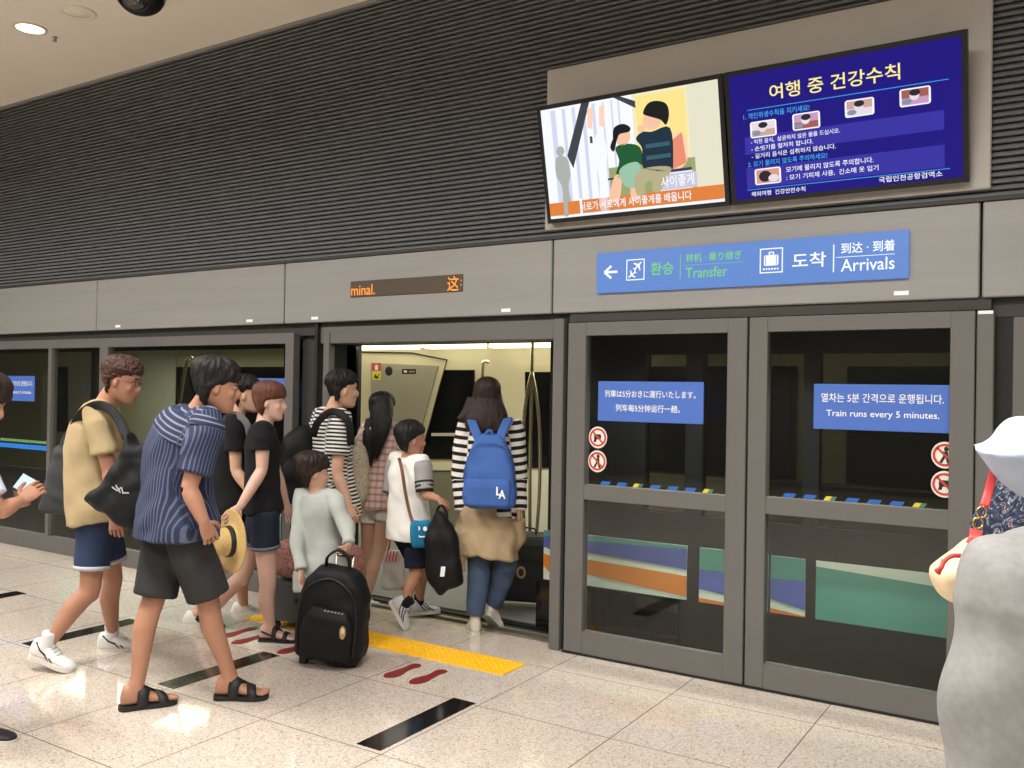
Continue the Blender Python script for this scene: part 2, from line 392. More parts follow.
# ------------------------------------------------------------------ television wall panel and screens
M_plate = mat('pale_backing_plate', (166, 162, 155), .5, .05, var=.03, vscale=2)
q = MB(); q.box((-2.85, W-.022, 2.612), (-.375, W-.001, 3.62), M_plate, .006)
tag(q.build('backing_plate'), 'large pale grey wall plate behind the two televisions', 'wall panel')
M_bezel = mat('tv_bezel', (20, 20, 23), .35)
def E(n, rgb, s=1.0): return mat('screen_' + n, rgb, .6, 0, .05, emit=s)
def tv(x0, x1, label, paint):
    top = Vector((0, 4.63, 3.325)); bot = Vector((0, 4.79, 2.643)); uz = (top-bot); h = uz.length; uz.normalize(); n = Vector((1, 0, 0)).cross(uz)
    root = thing('television', (x0, 4.79, 2.645), label, 'television')
    wd = x1-x0; o = Vector((x0, bot.y, bot.z))
    fr = Flat(o, (1, 0, 0), uz)
    P = lambda u, v, k: o + Vector((u, 0, 0)) + uz*v + n*k
    q = MB(); q.prism([P(0, 0, 0), P(wd, 0, 0), P(wd, h, 0), P(0, h, 0)], -n*.05, M_bezel)
    q.prism([P(.1, .1, -.05), P(wd-.1, .1, -.05), P(wd-.1, h-.1, -.05), P(.1, h-.1, -.05)], -n*.03, M_bezel)
    q.build('casing', root)
    mbk = MB(); mbk.box((x0+wd*.4, 4.79, 2.85), (x0+wd*.6, W-.023, 2.95), M_bezel)
    mbk.box((x0+wd*.4, 4.74, 3.05), (x0+wd*.6, W-.023, 3.15), M_bezel); mbk.build('wall_bracket', root)
    t = .026; sw, sh = wd-2*t, h-2*t
    S = Flat(P(t, t, .001), (1, 0, 0), uz)
    paint(S, sw, sh); S.build('screen_image', root)
def tv_kids(S, w_, h_):
    k = lambda pts: [(a*w_, (1-b)*h_) for a, b in pts]     # 0..1, from the top
    R = lambda a, b, c, d, m_, l: S.rect(a*w_, (1-d)*h_, c*w_, (1-b)*h_, m_, l)
    T = lambda s, a, b, c, d, m_, l: S.text(s, a*w_, (1-d)*h_, c*w_, (1-b)*h_, m_, l, .012)
    El = lambda a, b, ra, rb, m_, l: S.ell(a*w_, (1-b)*h_, ra*w_, rb*h_, m_, l)
    wh = E('white', (240, 243, 250)); lil = E('lilac', (205, 210, 232)); pale = E('pale', (235, 228, 190)); yel = E('yellow', (246, 222, 140))
    gr = E('rail', (58, 62, 70)); grey = E('post', (168, 172, 165)); org = E('orange', (218, 126, 56)); pk = E('pink', (228, 138, 108)); lp = E('pinkpale', (248, 205, 186))
    skin = E('skin', (240, 190, 160)); blk = E('hair', (18, 20, 24)); green = E('green', (22, 86, 46)); mint = E('mint', (150, 190, 165)); nav = E('navy', (22, 44, 62)); tl = E('teal', (50, 92, 104)); bg = E('beige', (178, 170, 132)); olive = E('olive', (150, 158, 110)); cream = E('cream', (224, 220, 196))
    ks = lambda pts: [(q.x, q.y) for q in catmull([(x, y, 0) for x, y in k(pts)], 4, True)]
    R(0, 0, 1, 1, wh, 0)
    for a, b in ((.06, .09), (.13, .15), (.19, .21), (.25, .27), (.31, .33), (.37, .38), (.42, .43), (.46, .47)): R(a, .02, b, .98, lil, 1)
    R(.54, 0, 1, .86, pale, 1); R(.56, .02, .83, .60, yel, 2); R(.84, 0, 1, .88, cream, 2)
    S.poly(k([(.25, 0), (.30, 0), (.17, .56), (.14, .44)]), gr, 2)
    S.poly(k([(.44, 0), (.48, 0), (.56, .06), (.56, .12)]), gr, 3)
    El(.10, .39, .025, .045, grey, 3); S.poly(ks([(.07, .45), (.13, .45), (.15, .6), (.13, .72), (.14, .95), (.09, .95), (.09, .72), (.06, .6)]), grey, 3)
    for a in (.285, .355): S.poly(k([(a, .05), (a+.03, .05), (a+.02, .24), (a-.01, .22)]), lp, 3)
    R(.33, .06, .345, .98, wh, 4); S.poly(ks([(.32, .3), (.36, .3), (.38, .45), (.36, .7), (.37, .96), (.31, .96), (.32, .7), (.30, .45)]), wh, 4)
    R(.285, .30, .30, .36, gr, 4)
    R(.38, .60, .86, .86, olive, 2); R(.37, .69, .42, .705, blk, 3)
    S.poly(ks([(.66, .5), (.80, .38), (.815, .64), (.68, .71), (.64, .66)]), lp, 3); S.poly(k([(.72, .46), (.80, .38), (.815, .64), (.72, .69)]), pk, 4)
    R(.66, .68, .84, .705, gr, 4); R(.64, .705, .84, .86, wh, 3)
    # two children seen sitting side by side in the programme
    El(.475, .345, .045, .075, skin, 5); S.poly(ks([(.42, .36), (.43, .26), (.48, .235), (.52, .27), (.515, .31), (.46, .32), (.44, .37)]), blk, 6); S.poly(ks([(.425, .34), (.44, .36), (.42, .46), (.40, .42)]), blk, 6)
    S.poly(ks([(.43, .43), (.50, .41), (.57, .46), (.57, .60), (.50, .62), (.44, .70), (.42, .66), (.445, .55)]), green, 5)
    S.poly(ks([(.44, .64), (.50, .58), (.56, .60), (.55, .78), (.47, .78)]), mint, 6)
    S.poly(ks([(.41, .68), (.45, .70), (.43, .88), (.39, .90), (.36, .91)]), skin, 5); S.poly(ks([(.50, .78), (.54, .78), (.55, .88), (.50, .91)]), skin, 5)
    El(.645, .24, .05, .085, skin, 6); S.poly(ks([(.60, .17), (.63, .10), (.68, .09), (.73, .13), (.74, .22), (.72, .30), (.69, .25), (.62, .2)]), blk, 7); El(.585, .30, .022, .03, skin, 8)
    S.poly(ks([(.55, .38), (.59, .33), (.64, .34), (.74, .33), (.745, .60), (.72, .69), (.58, .64), (.58, .47)]), nav, 7)
    for b in (.44, .54): S.poly(k([(.60, b), (.735, b), (.735, b+.035), (.60, b+.035)]), tl, 8)
    S.poly(ks([(.53, .70), (.60, .64), (.73, .66), (.70, .76), (.66, .86), (.62, .84), (.62, .76), (.58, .78), (.58, .86), (.53, .86)]), bg, 7)
    R(0, .855, 1, .975, org, 4); R(.09, .84, .115, .99, grey, 5); R(.19, .84, .205, .99, wh, 5)
    T('사이좋게', .67, .73, .85, .83, wh, 9); S.rrect(.655*w_, .15*h_, .865*w_, .285*h_, .02, E('title', (196, 196, 214)), 5)
    T('서로가 서로에게 사이좋게를 배웁니다', .19, .875, .83, .955, wh, 6)
def tv_info(S, w_, h_):
    R = lambda a, b, c, d, m_, l: S.rect(a*w_, (1-d)*h_, c*w_, (1-b)*h_, m_, l)
    T = lambda s, a, b, c, d, m_, l=4, bo=.007: S.text(s, a*w_, (1-d)*h_, c*w_, (1-b)*h_, m_, l, bo)
    bl = E('blue', (22, 8, 128), .9); b2 = E('blueband', (54, 48, 164), .9); ye = E('title_yellow', (252, 234, 140), 1); cy = E('cyan', (64, 170, 240)); wh = E('white', (240, 243, 250))
    ph = [E('photo_a', (226, 214, 222)), E('photo_b', (196, 150, 190)), E('photo_c', (196, 160, 150)), E('photo_d', (160, 90, 80)), E('photo_e', (210, 150, 130)), E('photo_dark', (40, 34, 44)), E('photo_mid', (130, 140, 160))]
    R(0, 0, 1, 1, bl, 0)
    T('여행 중 건강수칙', .19, .115, .76, .235, ye, 4, .009)
    R(.08, .285, .95, .29, cy, 2); R(.06, .925, .95, .93, cy, 2)
    T('1. 개인위생수칙을 지키세요!', .06, .312, .37, .36, cy)
    R(.06, .50, .93, .64, b2, 1); R(.06, .75, .93, .915, b2, 1)
    for i, (a, b) in enumerate(((.09, .385), (.29, .372), (.525, .33), (.755, .31))):
        S.rrect(a*w_, (1-b-.13)*h_, (a+.125)*w_, (1-b)*h_, .012, wh, 3)
        a0, a1, b0, b1 = a+.008, a+.117, b+.01, b+.12
        R(a0, b0, a1, b1, ph[i], 4); R(a0, b0+.06, a1, b1, ph[(i+2) % 4], 5)
        S.ell((a+.06)*w_, (1-b-.055)*h_, .02*w_, .035*h_, ph[0], 6); S.ell((a+.062)*w_, (1-b-.035)*h_, .022*w_, .024*h_, ph[5], 7); S.ell((a+.03)*w_, (1-b-.095)*h_, .02*w_, .02*h_, ph[6], 7)
    T('- 익힌 음식,  살균하지 않은 물을 드십시오.', .09, .525, .50, .565, wh); T('- 손씻기를 철저히 합니다.', .09, .58, .38, .62, wh); T('- 길거리 음식은 섭취하지 않습니다.', .09, .64, .48, .68, wh)
    T('2. 모기 물리지 않도록 주의하세요!', .07, .70, .44, .745, cy)
    S.rrect(.10*w_, .105*h_, .225*w_, .235*h_, .012, wh, 3); R(.108, .775, .217, .885, ph[4], 4); S.ell(.15*w_, .17*h_, .03*w_, .045*h_, ph[5], 5); S.ell(.19*w_, .15*h_, .025*w_, .03*h_, ph[0], 6)
    T('모기에 물리지 않도록 주의합니다.', .25, .775, .64, .82, wh); T(': 모기 기피제 사용,  긴소매 옷 입기', .25, .84, .66, .885, wh)
    T('해외여행  건강안전수칙', .08, .945, .335, .985, wh); T('국립인천공항검역소', .66, .935, .92, .98, wh)
tv(-2.80, -1.642, 'television showing two children sitting on a step above an orange caption band', tv_kids)
tv(-1.632, -.464, 'television showing a deep blue health notice with yellow heading', tv_info)

# ------------------------------------------------------------------ signs
def plate(name, x0, x1, z0, z1, y, mt, label, cat, t=.01, group=None):
    root = thing(name, ((x0+x1)/2, y, z0), label, cat, group)
    MB().box((x0, y-t, z0), (x1, y, z1), mt, .002).build('panel', root)
    return root, wallflat(y-t-.0004)
M_sign = mat('lit_sign_blue', (98, 146, 226), .35, emit=.75); M_signw = mat('lit_sign_white', (245, 250, 255), .4, emit=1.0); M_signg = mat('lit_sign_green', (128, 226, 120), .4, emit=.8)
root, S = plate('direction_sign', -2.48, -.735, 2.203, 2.443, W, M_sign, 'long blue sign with white arrow reading Transfer and Arrivals', 'sign', .022)
S.line((-2.425, 2.325), (-2.34, 2.325), .014, M_signw); S.line((-2.425, 2.325), (-2.38, 2.362), .014, M_signw, 2); S.line((-2.425, 2.325), (-2.38, 2.288), .014, M_signw, 2)
def plane(cx, cz, s, ang):
    c, s2 = math.cos(ang), math.sin(ang)
    sh = [(0, 1), (.13, .8), (.15, .3), (.9, -.15), (.9, -.32), (.14, -.12), (.1, -.62), (.34, -.85), (.34, -.98), (0, -.88), (-.34, -.98), (-.34, -.85), (-.1, -.62), (-.14, -.12), (-.9, -.32), (-.9, -.15), (-.15, .3), (-.13, .8)]
    S.poly([(cx+(x*c-y*s2)*s, cz+(x*s2+y*c)*s) for x, y in sh], M_signw, 2)
S.build('arrow', root); S = wallflat(W-.0224)
S.frame(-2.282, 2.268, -2.165, 2.392, .006, M_signw); plane(-2.208, 2.352, .034, -.8); plane(-2.244, 2.302, .030, 2.2)
S.build('aircraft_pictogram', root); S = wallflat(W-.0224)
S.text('환승', -2.125, 2.29, -1.985, 2.365, M_signg, 2, .012); S.rect(-1.945, 2.26, -1.941, 2.40, M_signg)
S.text('转机 · 乘り继ぎ', -1.91, 2.352, -1.585, 2.40, M_signg, 2, .01); S.rect(-1.925, 2.335, -1.57, 2.337, M_signg); S.text('Transfer', -1.91, 2.262, -1.665, 2.322, M_signg, 2, .006)
S.build('transfer_lettering', root); S = wallflat(W-.0224)
S.frame(-1.485, 2.265, -1.36, 2.40, .006, M_signw)
S.rrect(-1.462, 2.305, -1.384, 2.362, .008, M_signw, 2); S.frame(-1.437, 2.358, -1.408, 2.38, .006, M_signw, 2)
for a in (-1.452, -1.394): S.rect(a-.003, 2.308, a+.001, 2.36, M_sign, 3)
for k in range(6): S.rect(-1.467+k*.015, 2.282, -1.458+k*.015, 2.292, M_signw, 2)
S.build('luggage_pictogram', root); S = wallflat(W-.0224)
S.text('도착', -1.31, 2.282, -1.135, 2.362, M_signw, 2, .012); S.rect(-1.10, 2.25, -1.094, 2.395, M_signw)
S.text('到达 · 到着', -1.06, 2.343, -.80, 2.40, M_signw, 2, .012); S.rect(-1.085, 2.325, -.80, 2.328, M_signw); S.text('Arrivals', -1.06, 2.25, -.80, 2.315, M_signw, 2, .006)
S.build('arrivals_lettering', root)
M_ledp = mat('led_panel_brown', (74, 60, 48), .5); M_led = mat('led_orange', (255, 150, 40), .5, emit=1.3)
root, S = plate('led_display', -4.485, -3.485, 2.262, 2.378, W, M_ledp, 'narrow brown LED display with orange letters above the open door', 'display', .006)
S.text('minal.', -4.475, 2.275, -4.25, 2.35, M_led, 2, .004); S.build('lettering', root); S = wallflat(W-.0064); S.text('这', -3.61, 2.268, -3.515, 2.368, M_led, 2, .004); S.rect(-3.50, 2.30, -3.493, 2.31, M_led); S.rect(-3.50, 2.33, -3.493, 2.34, M_led); S.build('lettering', root)
def glass_sign(x0, x1, z0, z1, y, lines, label):
    root, S = plate('notice_sign', x0, x1, z0, z1, y, M_blue, label, 'sign', .004)
    for st, a, b, c, d in lines: S = wallflat(y-.0044); S.text(st, x0+(x1-x0)*a, z0+(z1-z0)*b, x0+(x1-x0)*c, z0+(z1-z0)*d, M_white, 2, .006); S.build('lettering', root)
JA = [('列車は5分おきに運行いたします。', .07, .60, .93, .78), ('列车每5分钟运行一趟。', .18, .25, .79, .43)]
KO = [('열차는 5분 간격으로 운행됩니다.', .06, .60, .96, .80), ('Train runs every 5 minutes.', .10, .25, .93, .43)]
YG = W+.029
glass_sign(-2.48, -1.81, 1.432, 1.672, YG, JA, 'blue notice in Japanese and Chinese on the door pane by the open doorway')
glass_sign(-1.20, -.546, 1.43, 1.668, YG, KO, 'blue notice reading Train runs every 5 minutes')
glass_sign(-9.28, -8.62, 1.425, 1.672, YG, KO, 'blue notice on the far glass by the phone holder')
glass_sign(-5.82, -5.152, 1.425, 1.672, YG, JA, 'blue notice on the glass behind the short-haired woman in black')
M_pr = mat('prohibition_red', (190, 60, 52), .5); M_prw = mat('prohibition_white', (222, 218, 208), .5); M_prk = mat('pictogram_black', (30, 30, 30), .5)
def ban(x, z, kind, label, half=False):
    root = thing('prohibition_sticker', (x, YG, z), label, 'sticker')
    S = wallflat(YG); S.ell(x, z, .062, .066, M_prw, 1, 28); S.ring(x, z, .044, .056, M_pr, 3)
    if kind == 'leaf':
        S.rrect(x-.026, z-.012, x+.022, z+.02, .008, M_prk, 2); S.poly([(x-.03, z-.03), (x-.012, z-.028), (x-.008, z-.008), (x-.024, z-.006)], M_prk, 2)
    else:
        S.ell(x+.006, z+.03, .011, .012, M_prk, 2); S.poly([(x-.012, z+.018), (x+.014, z+.018), (x+.016, z-.008), (x+.024, z-.04), (x+.01, z-.04), (x+.002, z-.012), (x-.012, z-.04), (x-.026, z-.036), (x-.008, z-.004)], M_prk, 2)
    S.line((x-.036, z+.036), (x+.036, z-.036), .011, M_pr, 3); S.build('print', root)
ban(-2.478, 1.33, 'leaf', 'round red no-leaning sticker just below the Japanese notice, upper of two')
ban(-2.480, 1.185, 'man', 'round red barred-figure sticker at the pane corner, lower of two below the Japanese notice')
ban(-.565, 1.322, 'man', 'round red barred sticker just below the Train runs notice, upper of two')
ban(-.565, 1.178, 'leaf', 'round red barred sticker under another beneath the Train runs notice, lower of two')
M_db = mat('dash_blue', (40, 96, 176), .5); M_dy = mat('dash_yellow', (214, 196, 60), .5); M_dg = mat('dash_green', (60, 120, 90), .5)
def dashes(x0, x1, z, label):
    root = thing('warning_tape', (x0, YG, z), label, 'tape'); S = wallflat(YG); k = 0; x = x0
    while x < x1-.05:
        if k % 4 == 2: S.poly([(x, z), (x+.03, z), (x+.045, z+.022), (x+.015, z+.022)], M_dy); S.poly([(x+.03, z), (x+.055, z), (x+.07, z+.022), (x+.045, z+.022)], M_dg)
        else: S.poly([(x, z), (x+.06, z), (x+.075, z+.022), (x+.015, z+.022)], M_db)
        x += .108; k += 1; S.build('dash', root); S = wallflat(YG)
dashes(-2.46, -1.70, 1.045, 'row of blue and yellow dashes along the pane under the Japanese notice')
dashes(-1.36, -.57, 1.055, 'row of blue and yellow dashes along the pane under the Train runs notice')
root = thing('warning_tape', (-9.3, YG, .95), 'long blue and green tape line across the far glass beside the phone holder', 'tape')
S = wallflat(YG); S.rect(-9.75, .955, -8.36, 1.0, mat('tape_bright_blue', (36, 120, 214), .5)); S.build('blue_line', root); S = wallflat(YG); S.rect(-9.75, 1.02, -8.36, 1.026, mat('tape_green', (110, 160, 110), .5)); x = -9.75
while x < -8.4: S.poly([(x, 1.025), (x+.06, 1.025), (x+.085, 1.045), (x+.025, 1.045)], mat('tape_green', (110, 160, 110), .5)); x += .075
S.build('green_line', root)
for x, z, lb in ((-7.26, 2.113, 'tiny white label under the fascia above the beige-shirted man'), (-5.55, 2.113, 'tiny white label under the fascia above the man in the blue striped shirt'), (-4.84, 2.113, 'tiny white label under the fascia beside the dark column of the doorway'),
              (-3.14, 2.113, 'tiny white label under the fascia above the woman with the blue backpack'), (-.77, 2.118, 'tiny white label under the fascia below the word Arrivals')):
    tag(MB().box((x-.035, W-.003, z), (x+.035, W, z+.022), M_white).build('white_mark'), lb, 'sticker')  # small thin white boxes along the lower edge of the fascia
tag(MB().box((-.425, W, 2.012), (-.36, W+.004, 2.028), M_white).build('white_mark'), 'tiny white label on top of the post beside the Train runs door', 'sticker')

# ------------------------------------------------------------------ the train beyond the screen doors
YT = 5.30; YI = 7.6
M_body = mat('train_black', (26, 27, 28), .35, .1); M_cream = mat('train_cream', (206, 198, 166), .55, var=.03, vscale=2); M_tgrey = mat('train_grey_panel', (150, 146, 128), .5, var=.03)
M_tfloor = mat('train_floor', (128, 132, 134), .5, var=.06, vscale=14); M_tw = mat('train_dark_window', (16, 17, 19), .12, 0, .6)
M_pole = mat('polished_steel', (206, 198, 170), .22, .9)
tr = thing('train_car', (-3.9, YT, 0), 'dark train car with a cream interior standing behind the glass screen doors', 'train')
# outer side: openings for the door and windows
ops = [(-13.5, -10.3, .7, 1.93), (-10.2, -8.35, .7, 1.93), (-8.28, -5.45, .45, 1.93), (-4.84, -3.06, -.02, 1.945), (-2.35, -2.08, .85, 1.85), (-1.97, -1.36, .85, 1.85), (-1.27, -.2, .85, 1.85), (.1, 3, .85, 1.85)]
b_ = MB(); xs = -16
for a, b, c, d in ops:
    b_.box((xs, YT, -.5), (a, YT+.08, 2.6), M_body)
    if c > 0: b_.box((a, YT, -.5), (b, YT+.08, c), M_body)
    b_.box((a, YT, d), (b, YT+.08, 2.6), M_body); xs = b
b_.box((xs, YT, -.5), (6, YT+.08, 2.6), M_body); b_.box((-4.84, YT, -.5), (-3.06, YT+.08, -.02), M_body)
b_.box((-16, YT, 2.6), (6, YI+.2, 2.65), M_body); b_.box((-16, YI+.14, -.5), (6, YI+.2, 2.6), M_body)
b_.build('body_shell', tr)
G_t = glass('train_window_glass', (.36, .36, .34)); G_l = glass('train_clear_glass', (.85, .86, .82))
for a, b, c, d in ops:
    if c > 0: MB().box((a-.005, YT+.03, c-.005), (b+.005, YT+.036, d+.005), G_l if b < -5 else G_t).build('window_pane', tr)
# interior shell
i_ = MB(); i_.box((-16, YT+.08, -.1), (6, YI, -.012), M_tfloor); i_.build('train_floor', tr)
i_ = MB(); i_.box((-16, YT+.08, 2.10), (6, YI, 2.16), M_cream); i_.build('train_ceiling', tr)
i_ = MB(); i_.box((-16, YI, -.1), (6, YI+.1, 2.16), M_cream)
i_.box((-4.8, YT+.08, 1.945), (-3.09, YT+.1, 2.1), M_cream); i_.build('inner_wall', tr)
def far(pts): return [at(*q, 1).lerp(at(*q, 2), 0) for q in pts]
def wallpt(px, py, Y):
    d = FW + RT*((px-512)/FPX) - UP*((py-384)/FPX); return CAM + d*(Y/d.y)
def farpoly(pts, mt, t, name, off=0):
    q = MB(); q.prism([wallpt(a, b, YI-off) for a, b in pts], (0, -t, 0), mt); return q.build(name, tr)
farpoly([(372, 363), (439, 366), (413, 462), (372, 462)], M_tgrey, .02, 'grey_end_panel')
q = MB(); q.tube([wallpt(360, 352, YI-.03), wallpt(412, 353, YI-.03), wallpt(447, 360, YI-.03), wallpt(440, 385, YI-.03), wallpt(410, 500, YI-.03)], .008, M_rubber, 8); q.build('panel_seam', tr)
farpoly([(446, 370), (475, 370), (475, 459), (420, 459)], M_tw, .02, 'slanted_window')
farpoly([(420, 463), (477, 463), (477, 470), (418, 470)], mat('cream_rail', (226, 218, 184), .5), .05, 'window_ledge')
farpoly([(414, 471), (478, 471), (478, 585), (400, 585)], mat('train_green_grey', (132, 130, 108), .5), .03, 'lower_panel')
farpoly([(519, 365), (560, 365), (560, 500), (519, 500)], M_cream, .04, 'door_frame')
farpoly([(526, 372), (560, 372), (560, 468), (526, 468)], M_tw, .02, 'door_window', .04)
farpoly([(521, 470), (560, 470), (560, 560), (521, 560)], mat('train_white_panel', (226, 224, 208), .5), .03, 'white_panel', .04)
farpoly([(432, 433), (462, 433), (462, 436), (432, 436)], M_plast, .01, 'window_shelf', .022)
for a, b in ((140, 178), (70, 98)): farpoly([(a, 350), (b, 350), (b-4, 520), (a, 520)], mat('pale_green_panel', (204, 200, 188), .6), .03, 'pale_end_panel')
for x0, x1 in ((-13, -11.4), (-10.4, -7.4), (-3.9, -2.0), (-1.6, .8), (1.1, 3)):
    MB().box((x0, YI-.02, .9), (x1, YI, 1.85), M_tw).build('far_window', tr)
for x0, x1 in ((-2.4, -.2), (-9.6, -7.9), (.2, 2.6)):
    MB().box((x0, YI-.5, .38), (x1, YI-.02, .46), mat('seat_grey', (98, 96, 88), .7), .02).box((x0, YI-.12, .46), (x1, YI-.02, .9), mat('seat_grey', (98, 96, 88), .7), .02).build('bench_seat', tr)
M_bar = mat('train_lamp', (255, 246, 214), .5, emit=3)
for x0, x1, y in ((-7.2, -5.9, 7.35), (-5.75, -5.05, 7.35), (-4.95, -4.2, 7.35), (-4.1, -3.2, 7.35), (-2.6, -1.8, 7.0), (-1.6, -.7, 7.0), (-6.5, -5.5, 7.0), (-5.3, -3.6, 6.5), (-2.9, -1.6, 5.9), (-1.4, -.4, 5.9)):
    MB().box((x0, y, 2.03), (x1, y+.12, 2.10), M_bar, .005).build('ceiling_lamp', tr)
# fire sticker, loudspeaker hole and small plate on the grey panel
S = Flat((0, YI-.0215, 0), (1, 0, 0), (0, 0, 1)); Wp = lambda px, py: (wallpt(px, py, YI-.0215).x, wallpt(px, py, YI-.0215).z)
S.poly([Wp(372, 363), Wp(381, 363), Wp(381, 371), Wp(372, 371)], M_pr); S.poly([Wp(372, 371), Wp(381, 371), Wp(381, 380), Wp(372, 380)], M_dy)
S.poly([Wp(375, 365), Wp(378, 365), Wp(378, 370), Wp(375, 370)], M_prw, 2); S.poly([Wp(374, 378), Wp(375, 374), Wp(378, 377), Wp(379, 373), Wp(379.6, 374), Wp(378, 379)], M_prk, 2); S.build('fire_sticker', tr)
c = wallpt(389, 371, YI-.02); MB().lathe(c, (0, -1, 0), [(0, .05), (.006, .05), (.008, .045), (.008, 0)], M_rubber, 24).build('speaker_hole', tr)
S = Flat((0, YI-.0215, 0), (1, 0, 0), (0, 0, 1)); S.poly([Wp(402, 369), Wp(416, 369), Wp(416, 374), Wp(402, 374)], M_rubber); S.poly([Wp(404, 370.5), Wp(407, 370.5), Wp(407, 372.5), Wp(404, 372.5)], M_prw, 2); S.poly([Wp(409, 371), Wp(414.5, 371), Wp(414.5, 372.3), Wp(409, 372.3)], M_tgrey, 2); S.build('small_plate', tr)
# grab poles
def hp(px, py, d=7.0): return at(px, py, d)
for nm, pts in (('grab_pole', [(533, 338), (532, 372), (531, 420), (530, 480), (530, 575)]), ('grab_pole', [(532, 372), (526, 400), (523, 440), (523, 500), (527, 575)]), ('grab_pole', [(532, 372), (537, 400), (540, 440), (539, 500), (533, 575)])):
    MB().tube(catmull([hp(*p_) for p_ in pts], 6), .014, M_pole, 10).build(nm, tr)
MB().tube(catmull([at(489, 362, 7.6), at(484, 362, 7.6), at(483, 368, 7.6), at(482, 400, 7.6), at(481, 470, 7.6)], 5), .014, M_pole, 10).build('grab_rail', tr)
MB().tube(catmull([at(193, 358, 9.2), at(187, 362, 9.2), at(180, 400, 9.2), at(172, 440, 9.2)], 5), .018, M_pole, 10).build('grab_rail', tr)
# coloured livery band below the windows
def band(x0, x1, kind, name='livery_band'):
    y = YT-.006; S = wallflat(y); z0, z1 = .325, .66
    wcol = mat('livery_white', (214, 222, 206), .45); o = mat('livery_orange', (214, 128, 52), .45); bl = mat('livery_blue', (84, 100, 172), .45); te = mat('livery_teal', (84, 150, 136), .45)
    MB().box((x0, YT-.005, z0), (x1, YT, z1), wcol).build(name, tr)
    L_ = x1-x0; n = 24; X = [x0+L_*i/n for i in range(n+1)]
    H = z1-z0
    if kind == 'wave':
        def strip(fa, fb, m_, l):
            for i in range(n): S.poly([(X[i], z0+H*fa(i/n)), (X[i+1], z0+H*fa((i+1)/n)), (X[i+1], z0+H*fb((i+1)/n)), (X[i], z0+H*fb(i/n))], m_, l)
        strip(lambda t: .86-.02*t, lambda t: 1., te, 1)
        strip(lambda t: .66-.04*t-.06*t*t, lambda t: .86+.08*t, bl, 2)
        strip(lambda t: .28-.22*t, lambda t: .52-.03*t-.05*t*t, o, 2)
    elif kind == 'mid':
        S.rect(x0, z0+H*.55, x1, z1, te, 1); S.poly([(x0, z0+H*.24), (x1, z0+H*.12), (x1, z0+H*.62), (x0, z0+H*.60)], bl, 2); S.poly([(x0, z0), (x1, z0), (x1, z0+H*.02), (x0, z0+H*.08)], o, 2)
    elif kind == 'teal':
        S.poly([(x0, z0), (x1, z0), (x1, z0+H*.55), (x0+L_*.5, z0+H*.74), (x0, z0+H*.90)], te, 1)
    S.build('livery_stripes', tr)
band(-3.085, -2.995, 'wave'); band(-2.985, -2.056, 'wave'); band(-1.975, -1.55, 'mid'); band(-1.535, -1.335, 'mid'); band(-1.275, .7, 'teal'); band(-8.9, -5.2, 'teal')
MB().box((-5.6, YT-.03, 0), (-4.80, YT-.004, 1.93), M_tw).build('door_leaf', tr)
MB().box((-3.125, YT-.03, 0), (-2.1, YT-.008, .31), M_tw).build('door_leaf', tr)
MB().box((-16, 5.165, -.25), (6, YT, -.03), M_rubber).build('door_step', tr)

# ------------------------------------------------------------------ figures: builders
def skin_mat(name, rgb): return mat(name, rgb, .5, 0, .35, var=.05, vscale=14)
def remesh(v, f, vox, smooth=3, fac=.5):
    me = bpy.data.meshes.new('t'); me.from_pydata([tuple(p) for p in v], [], f); fix_normals(me)
    o = bpy.data.objects.new('t', me); COL.objects.link(o)
    r = o.modifiers.new('r', 'REMESH'); r.mode = 'VOXEL'; r.voxel_size = vox; r.use_smooth_shade = True
    if smooth: q = o.modifiers.new('s', 'SMOOTH'); q.factor = fac; q.iterations = smooth
    dg = bpy.context.evaluated_depsgraph_get(); out = bpy.data.meshes.new_from_object(o.evaluated_get(dg))
    bpy.data.objects.remove(o); bpy.data.meshes.remove(me)
    return out
class SH:
    """a heap of closed shapes that are fused into one skin"""
    def __init__(s): s.v = []; s.f = []
    def add(s, vf): o = len(s.v); s.v += list(vf[0]); s.f += [[i+o for i in f] for f in vf[1]]; return s
    def lf(s, pts, r, **k): return s.add(loft(pts, r, **k))
    def ell(s, c, ax, nu=16, nv=10):
        """ellipsoid; ax = three half-axis vectors"""
        c = Vector(c); A, B, C = [Vector(q) for q in ax]; v = [c+C]; f = []
        for i in range(1, nv):
            t = math.pi*i/nv
            for j in range(nu):
                p_ = 2*math.pi*j/nu; v.append(c + A*(math.sin(t)*math.cos(p_)) + B*(math.sin(t)*math.sin(p_)) + C*math.cos(t))
        v.append(c-C); L_ = len(v)-1
        for j in range(nu): f.append([0, 1+j, 1+(j+1) % nu]); f.append([L_, L_-nu+(j+1) % nu, L_-nu+j])
        for i in range(nv-2):
            for j in range(nu): a = 1+i*nu; f.append([a+j, a+nu+j, a+nu+(j+1) % nu, a+(j+1) % nu])
        return s.add((v, f))
    def mesh(s, vox, smooth=3, fac=.5): return remesh(s.v, s.f, vox, smooth, fac)
def coords(me):
    a = np.empty(len(me.vertices)*3, np.float32); me.vertices.foreach_get('co', a); return a.reshape(-1, 3)
def setco(me, a): me.vertices.foreach_set('co', a.astype(np.float32).ravel()); me.update()
def normals(me):
    a = np.empty(len(me.vertices)*3, np.float32); me.vertices.foreach_get('normal', a); return a.reshape(-1, 3)
